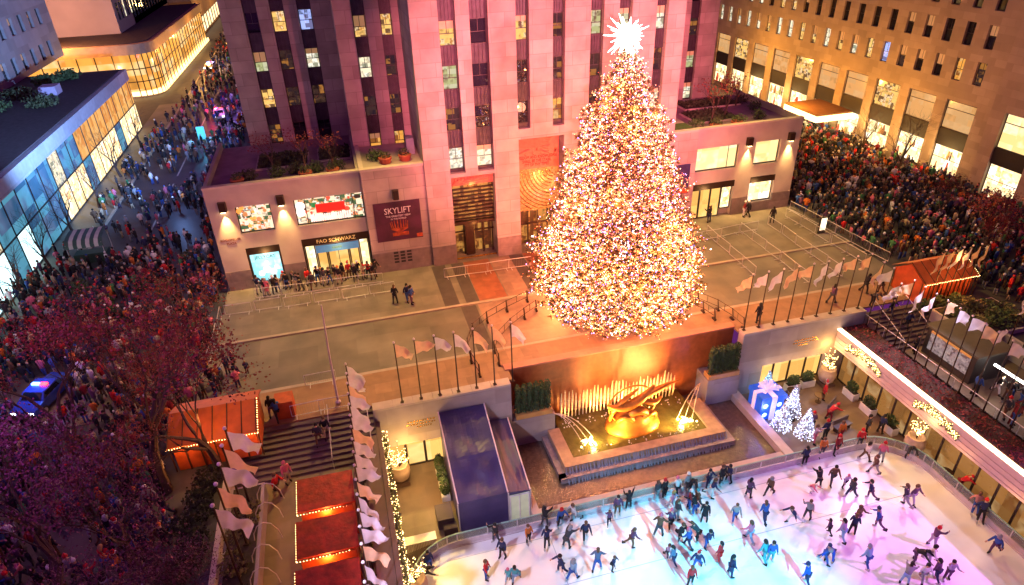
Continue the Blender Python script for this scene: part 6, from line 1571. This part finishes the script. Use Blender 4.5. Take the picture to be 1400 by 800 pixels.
for x, y, coat, pants, head, pose in SKATERS:
    kid = pose.endswith('kid'); long_ = pose == 'long'; ps = pose.replace('kid', '') if kid else 'stand' if long_ else pose
    what = '%s in %s %s and %s trousers, %s' % ('child' if kid else 'skater', coat, 'long coat' if long_ else 'jacket', pants, head)
    lab = '%s %s' % (what, zone(x, y))
    if lab in seen or sum(1 for q in lab.split()) < 13: lab = '%s, %s %s' % (what, PH[ps], zone(x, y))
    words = lab.split()
    if len(lab.split()) > 16: lab = '%s %s jacket, %s trousers, %s, %s' % ('child in' if kid else 'skater in', coat, pants, head, zone(x, y))
    seen.add(lab)
    rz = sr.uniform(0, 2*pi)
    if ps == 'rail': rz = R(-35)
    if y > 27.6 and ps == 'stand': rz = sr.choice([R(180), R(0)])+sr.uniform(-.5, .5)
    person((x, y, -5.965), rz, coat, pants, head, ps, lab, 'skaters on the rink', (.74 if kid else sr.uniform(.96, 1.06)), long_, not (x > 37.0), sr)
# people elsewhere, named one by one
named = [
 ((2.22, 50.6, .12), 160, 'black', 'black', 'brown hair', 'stand', 'man in black suit standing on the empty plaza left of the tree'),
 ((3.3, 50.7, .12), 20, 'navy', 'blue', 'dark hair', 'walk', 'taller of two people in blue beside the man in black on the plaza'),
 ((3.6, 50.1, .12), 60, 'blue', 'plum', 'dark hair', 'stand', 'person in blue jacket and plum trousers beside the man in black on the plaza'),
 ((36.3, 57.0, .12), 180, 'black', 'navy', 'brown hair', 'reach', 'person in black before the cream shop doors right of the tree'),
 ((40.5, 57.1, .12), 40, 'maroon', 'white', 'white cap', 'stand', 'person in maroon with white cap by the right shop pillar'),
 ((41.0, 57.0, .12), 200, 'black', 'black', 'white cap', 'walk', 'person in black with white cap by the right shop pillar'),
 ((42.4, 54.7, .12), 150, 'black', 'black', 'dark hair', 'stand', 'lone guard in black on the pavement before the right shop'),
 ((30.2, 38.4, .12), 180, 'black', 'black', 'black hood', 'stand', 'dark hooded person between flagpoles above the right terrace wall'),
 ((37.7, 39.2, .12), 100, 'plum', 'charcoal', 'dark hair', 'walk', 'person in plum jacket behind the right row of flags'),
 ((41.5, 39.8, .12), 80, 'black', 'black', 'dark hair', 'arms', 'person in black gesturing near the top of the right steps'),
 ((42.6, 39.2, .12), 250, 'black', 'brown', 'dark hair', 'arms', 'person in black and brown gesturing near the top of the right steps'),
 ((40.6, 37.9, .12), 0, 'charcoal', 'black', 'brown hair', 'bend', 'person in charcoal leaning at the top of the right steps'),
 ((41.4, 36.6, -.3), 30, 'black', 'navy', 'dark hair', 'walk', 'person in black walking down the right steps'),
 ((41.9, 35.2, -.85), 10, 'navy', 'black', 'dark hair', 'walk', 'person in navy halfway down the right steps'),
 ((40.9, 33.0, -1.5), 40, 'black', 'black', 'dark hair', 'stand', 'dark figure with blue cap area at the foot of the right steps'),
 ((-7.6, 38.0, .12), 180, 'black', 'plum', 'dark hair', 'stand', 'person in black beside the small orange kiosk'),
 ((-7.2, 37.6, .12), 200, 'blue', 'black', 'dark hair', 'walk', 'person in blue beside the small orange kiosk'),
 ((-4.7, 35.6, -.85), 0, 'charcoal', 'brown', 'black hair', 'walk', 'person in charcoal coming down the left steps'),
 ((-4.2, 35.9, -.68), 10, 'black', 'beige', 'brown hair', 'walk', 'person in black and beige coming down the left steps'),
 ((-6.8, 33.2, -1.5), 30, 'pink', 'beige', 'pink cap', 'stand', 'person in pink at the foot of the left steps'),
 ((-7.4, 32.4, -1.5), 60, 'red', 'brown', 'brown hair', 'walk', 'person in red at the foot of the left steps'),
 ((34.9, 34.6, -6), 40, 'red', 'red', 'santa hat', 'stand', 'person in red with santa hat near the corner urn on the terrace'),
 ((33.6, 32.3, -6), 90, 'red', 'maroon', 'red cap', 'bend', 'person in red bending over the bench on the right terrace'),
 ((31.6, 31.7, -6), 150, 'plum', 'black', 'red cap', 'stand', 'person in plum with red cap beside the lit cone trees'),
 ((30.9, 30.4, -6), 40, 'lavender', 'pink', 'brown hair', 'reach', 'person in lavender beside the lit cone tree near the rink'),
 ((32.0, 30.6, -6), 180, 'navy', 'black', 'red cap', 'stand', 'person in navy with red cap at the terrace gate'),
 ((33.0, 30.2, -6), 0, 'orange', 'maroon', 'brown hair', 'stand', 'person in orange behind the rink fence below the bench'),
 ((35.4, 30.2, -6), 30, 'charcoal', 'black', 'dark hair', 'stand', 'person in charcoal behind the rink fence near the planters'),
 ((36.4, 29.9, -6), 90, 'navy', 'black', 'black hair', 'stand', 'person in navy behind the curve of the rink fence'),
 ((37.35, 23.6, -6), 60, 'red', 'maroon', 'red cap', 'bend', 'person in red at the cafe table outside the arcade'),
 ((42.6, 27.2, -1.5), 20, 'black', 'white', 'dark hair', 'walk', 'person in black and white before the display kiosk'),
 ((41.0, 27.5, -1.5), 90, 'blue', 'black', 'dark hair', 'stand', 'person in blue by the handrail before the display kiosk'),
]
NP = len(SKATERS)
for loc, rz, coat, pants, head, pose, lab in named: person(loc, R(rz), coat, pants, head, pose, lab, None, 1.02, False, False, sr); NP += 1
coats = ['black']*9+['charcoal']*2+['navy']+['charcoal', 'navy', 'navy', 'brown', 'plum', 'red', 'white', 'beige', 'grey', 'blue', 'maroon', 'orange', 'green', 'pink']
pantsL = ['black', 'charcoal', 'navy', 'blue', 'brown', 'grey', 'beige']
heads = ['black hair', 'brown hair', 'dark hair', 'black hair', 'dark hair', 'brown hair', 'dark hair', 'blonde hair', 'red cap', 'white cap', 'grey cap', 'navy cap', 'pink cap', 'black hood', 'grey hood', 'santa hat', 'green cap', 'orange cap']
combo = set()
def crowd_person(x, y, z, rz, where, group):
    for _ in range(600):
        c = (sr.choice(coats), sr.choice(pantsL), sr.choice(heads))
        if (c, where) not in combo: break
    combo.add((c, where))
    person((x, y, z), rz, *c, sr.choice(['stand', 'stand', 'walk', 'reach']), 'person in %s coat, %s trousers, %s %s' % (c[0], c[1], c[2], where), group, sr.uniform(.93, 1.08), sr.random() < .2, False, sr)
for k in range(26):
    crowd_person(-9.6+11.0*(k+sr.random()*.7)/26, 55.75+sr.uniform(-.25, .9), .12, sr.uniform(-.8, .8), 'in the queue before the toy shop', 'people queuing at the toy shop'); NP += 1
for k in range(14):
    crowd_person(40.3+sr.uniform(0, 3.2), 26.5-sr.uniform(0, 6.5), -1.5, sr.uniform(0, 6), 'on the lower promenade at right', 'people on the right promenade'); NP += 1
# crowds
def inside(p, poly):
    x, y = p; r_ = False; j = len(poly)-1
    for i in range(len(poly)):
        xi, yi = poly[i]; xj, yj = poly[j]
        if (yi > y) != (yj > y) and x < (xj-xi)*(y-yi)/(yj-yi)+xi: r_ = not r_
        j = i
    return r_
def scatter(poly, dens, md, seed, keep):
    r_ = random.Random(seed); xs = [p[0] for p in poly]; ys = [p[1] for p in poly]; grid = {}; out = []
    area = (max(xs)-min(xs))*(max(ys)-min(ys)); 
    for _ in range(int(area*dens*1.6)):
        x = r_.uniform(min(xs), max(xs)); y = r_.uniform(min(ys), max(ys))
        if not inside((x, y), poly) or not keep(x, y): continue
        gx, gy = int(x/md), int(y/md); ok = True
        for i in (-1, 0, 1):
            for j in (-1, 0, 1):
                for q in grid.get((gx+i, gy+j), ()):
                    if (q[0]-x)**2+(q[1]-y)**2 < md*md: ok = False
        if ok: grid.setdefault((gx, gy), []).append((x, y)); out.append((x, y))
    return out
def gap(x, y, k): return sin(x*.9+1.3*sin(y*.35))+sin(y*.7+1.1*sin(x*.5+2))+.6*sin(x*2.1+y*1.7) > k
def keepL(x, y):
    if gap(x, y, 1.4): return False
    if y > 52 and gap(x+5, y-3, 1.1): return False
    if abs(x+23.6) < 1.8 and abs(y-45) < 3.2: return False
    if -28.6 < x < -24 and 67 < y < 70.6: return False
    if x > -13.9 and 33.8 < y < 39.2: return False
    if x > -12.8 and 24 < y < 34: return False
    return True
left = scatter([(-40, 62), (-32, 63), (-29.7, 71), (-26, 70), (-15.1, 70), (-12.9, 58.4), (-12.9, 53), (-12.9, 46), (-9.4, 44), (-10.6, 41.5), (-13.6, 41), (-13.8, 33), (-12, 30), (-10.6, 16), (-30, 16), (-42, 40)], 2.4, .52, 1, keepL)
street = scatter([(-28.7, 71), (-29.4, 104), (-28.1, 131), (-14.4, 131), (-14.4, 70)], 1.0, .6, 2, lambda x, y: keepL(x, y) and not gap(x*.6, y*.4, 1.2) and (x > -21 or rnd.random() < .45))
farst = scatter([(-27, 131), (-29, 250), (-14, 250), (-14, 131)], .5, .8, 3, lambda x, y: not (abs(x+26) < 1.6 and abs(y-166) < 3.4))
def keepR(x, y): return not gap(x, y, 1.7) and not (44 < x < 50 and 36.3 < y < 40.8) and not (abs(x-64.5) < .5 and abs(y-68) < .5) and x < 67.6
right = scatter([(58, 84), (67.6, 84), (67.6, 38), (53, 33), (50.9, 37.5), (50.2, 41), (48.6, 42.6), (47.8, 46), (47.4, 52.3), (47.2, 57.5), (47.3, 66)], 2.9, .5, 4, keepR)
pts = [(x, y, 'l') for x, y in left]+[(x, y, 's') for x, y in street+farst]+[(x, y, 'r') for x, y in right]
pts.sort(key=lambda p: p[0]**2+p[1]**2)
def whereL(x, y):
    if y > 44: return 'in the crowd below the toy shop corner' if x > -18 else 'in the crowd near the blue car'
    if y > 38: return 'in the crowd behind the left chalet' if x > -17 else 'in the crowd under the reddish trees'
    if y > 31: return 'in the crowd left of the bare tree' if x > -18.5 else 'in the crowd by the left edge'
    if y > 25: return 'under the plum-leaved trees' if x > -16 else 'in the crowd at lower left'
    return 'in the bottom left crowd beside the stalls' if x > -14 else 'in the bottom left corner crowd'
def whereR(x, y): return 'in the right crowd beside the orange chalet' if y < 42.5 else 'in the right crowd behind the barriers'
nind = max(0, 296-NP); ind = [p for p in pts if p[1] > 22][:nind]; ids = set(ind)
for x, y, k in ind: crowd_person(x, y, 0, sr.uniform(0, 6.28), whereL(x, y) if k == 'l' else whereR(x, y), 'people in the crowd')
# everyone further off is one mass: one mesh, a colour per garment
def lowfig(seed):
    r_ = random.Random(seed); b = MB()   # mi: 0 trousers 1 coat 2 skin 3 hair
    w_ = r_.uniform(.03, .12)
    for s_ in (-1, 1): b.tube([(s_*.1, -s_*w_, .02), (s_*.1, 0, .48), (s_*.09, 0, .86)], [.065, .075, .1], 5, 0)
    i0 = len(b.v); b.tube([(0, 0, .74), (0, 0, .95), (0, 0, 1.3), (0, 0, 1.44), (0, 0, 1.5)], [.21, .19, .235, .17, .08], 7, 1)
    for i in range(i0, len(b.v)): x, y, z = b.v[i]; b.v[i] = (x, y*.7, z)
    for s_ in (-1, 1):
        if r_.random() < .3: b.tube([(s_*.2, 0, 1.38), (s_*.26, -.1, 1.15), (s_*.1, -.3, 1.4)], [.08, .07, .05], 4, 1)
        else: b.tube([(s_*.2, 0, 1.4), (s_*.28, .02, 1.12), (s_*.24, -.14, .9)], [.08, .07, .05], 4, 1)
    b.ball((0, -.01, 1.6), .1, 6, 4, 2, (1, 1, 1.2)); b.ball((0, .02, 1.655), .118, 6, 4, 3)
    return b
LOW = [lowfig(s_) for s_ in range(5)]
import numpy as np
cr = random.Random(77)
far = [p for p in pts if p not in ids]
VV, loops, starts, totals, cols = [], [], [], [], []
vo = lo = 0
haircol = ['black', 'dark', 'brown', 'brown', 'blonde', 'red', 'white', 'beige', 'blue', 'grey', 'black', 'dark', 'dark', 'black', 'brown', 'plum']
for x, y, k in far:
    b = LOW[cr.randrange(5)]; a = cr.uniform(0, 6.28); s_ = cr.choice([.68, .85, .93, .97, 1, 1.03, 1.07, 1.12]); ca, sa = cos(a)*s_, sin(a)*s_; z = 0 if k != 's' else -.02
    v = np.array(b.v); v2 = np.empty_like(v); v2[:, 0] = x+v[:, 0]*ca-v[:, 1]*sa; v2[:, 1] = y+v[:, 0]*sa+v[:, 1]*ca; v2[:, 2] = z+v[:, 2]*s_; VV.append(v2)
    cc = [PAL[cr.choice(pantsL)], PAL[cr.choice(coats)], cr.choice(SKINS), PAL[cr.choice(haircol)]]
    for f, m_ in zip(b.f, b.mi):
        loops.extend(vo+i for i in f); starts.append(lo); totals.append(len(f)); lo += len(f); c = cc[m_]; cols.extend([c[0], c[1], c[2], 1]*len(f))
    vo += len(v)
me = bpy.data.meshes.new('crowd'); V_ = np.concatenate(VV)
me.vertices.add(len(V_)); me.vertices.foreach_set('co', V_.ravel()); me.loops.add(lo); me.loops.foreach_set('vertex_index', np.array(loops, dtype=np.int32))
me.polygons.add(len(starts)); me.polygons.foreach_set('loop_start', np.array(starts, dtype=np.int32)); me.polygons.foreach_set('loop_total', np.array(totals, dtype=np.int32))
ca_ = me.color_attributes.new('Col', 'FLOAT_COLOR', 'CORNER'); ca_.data.foreach_set('color', np.array(cols, dtype=np.float32))
me.update(calc_edges=True); me.validate()
me.materials.append(mat('crowd_clothes', 'attr', .85))
co = bpy.data.objects.new('crowd', me); COL.objects.link(co)
tag(co, 'dense crowd of people filling both side streets around the plaza', 'crowd', None, 'stuff')
print('crowd', len(far), 'individuals', NP+len(ind))
# added fill lights above the crowds, tinted warm and violet
for x, y, z, c, w_ in ((-20, 50, 9, (1, .5, .35), 950), (-17, 62, 9, (.8, .55, .7), 850), (-26, 38, 15, (1, .32, .4), 2000), (-18, 24, 17, (.62, .18, .9), 3600), (55, 50, 10, (1, .45, .3), 520), (58, 64, 10, (1, .45, .2), 650)):
    point('street_lamp_and_fill', (x, y, z), c, w_, .5)
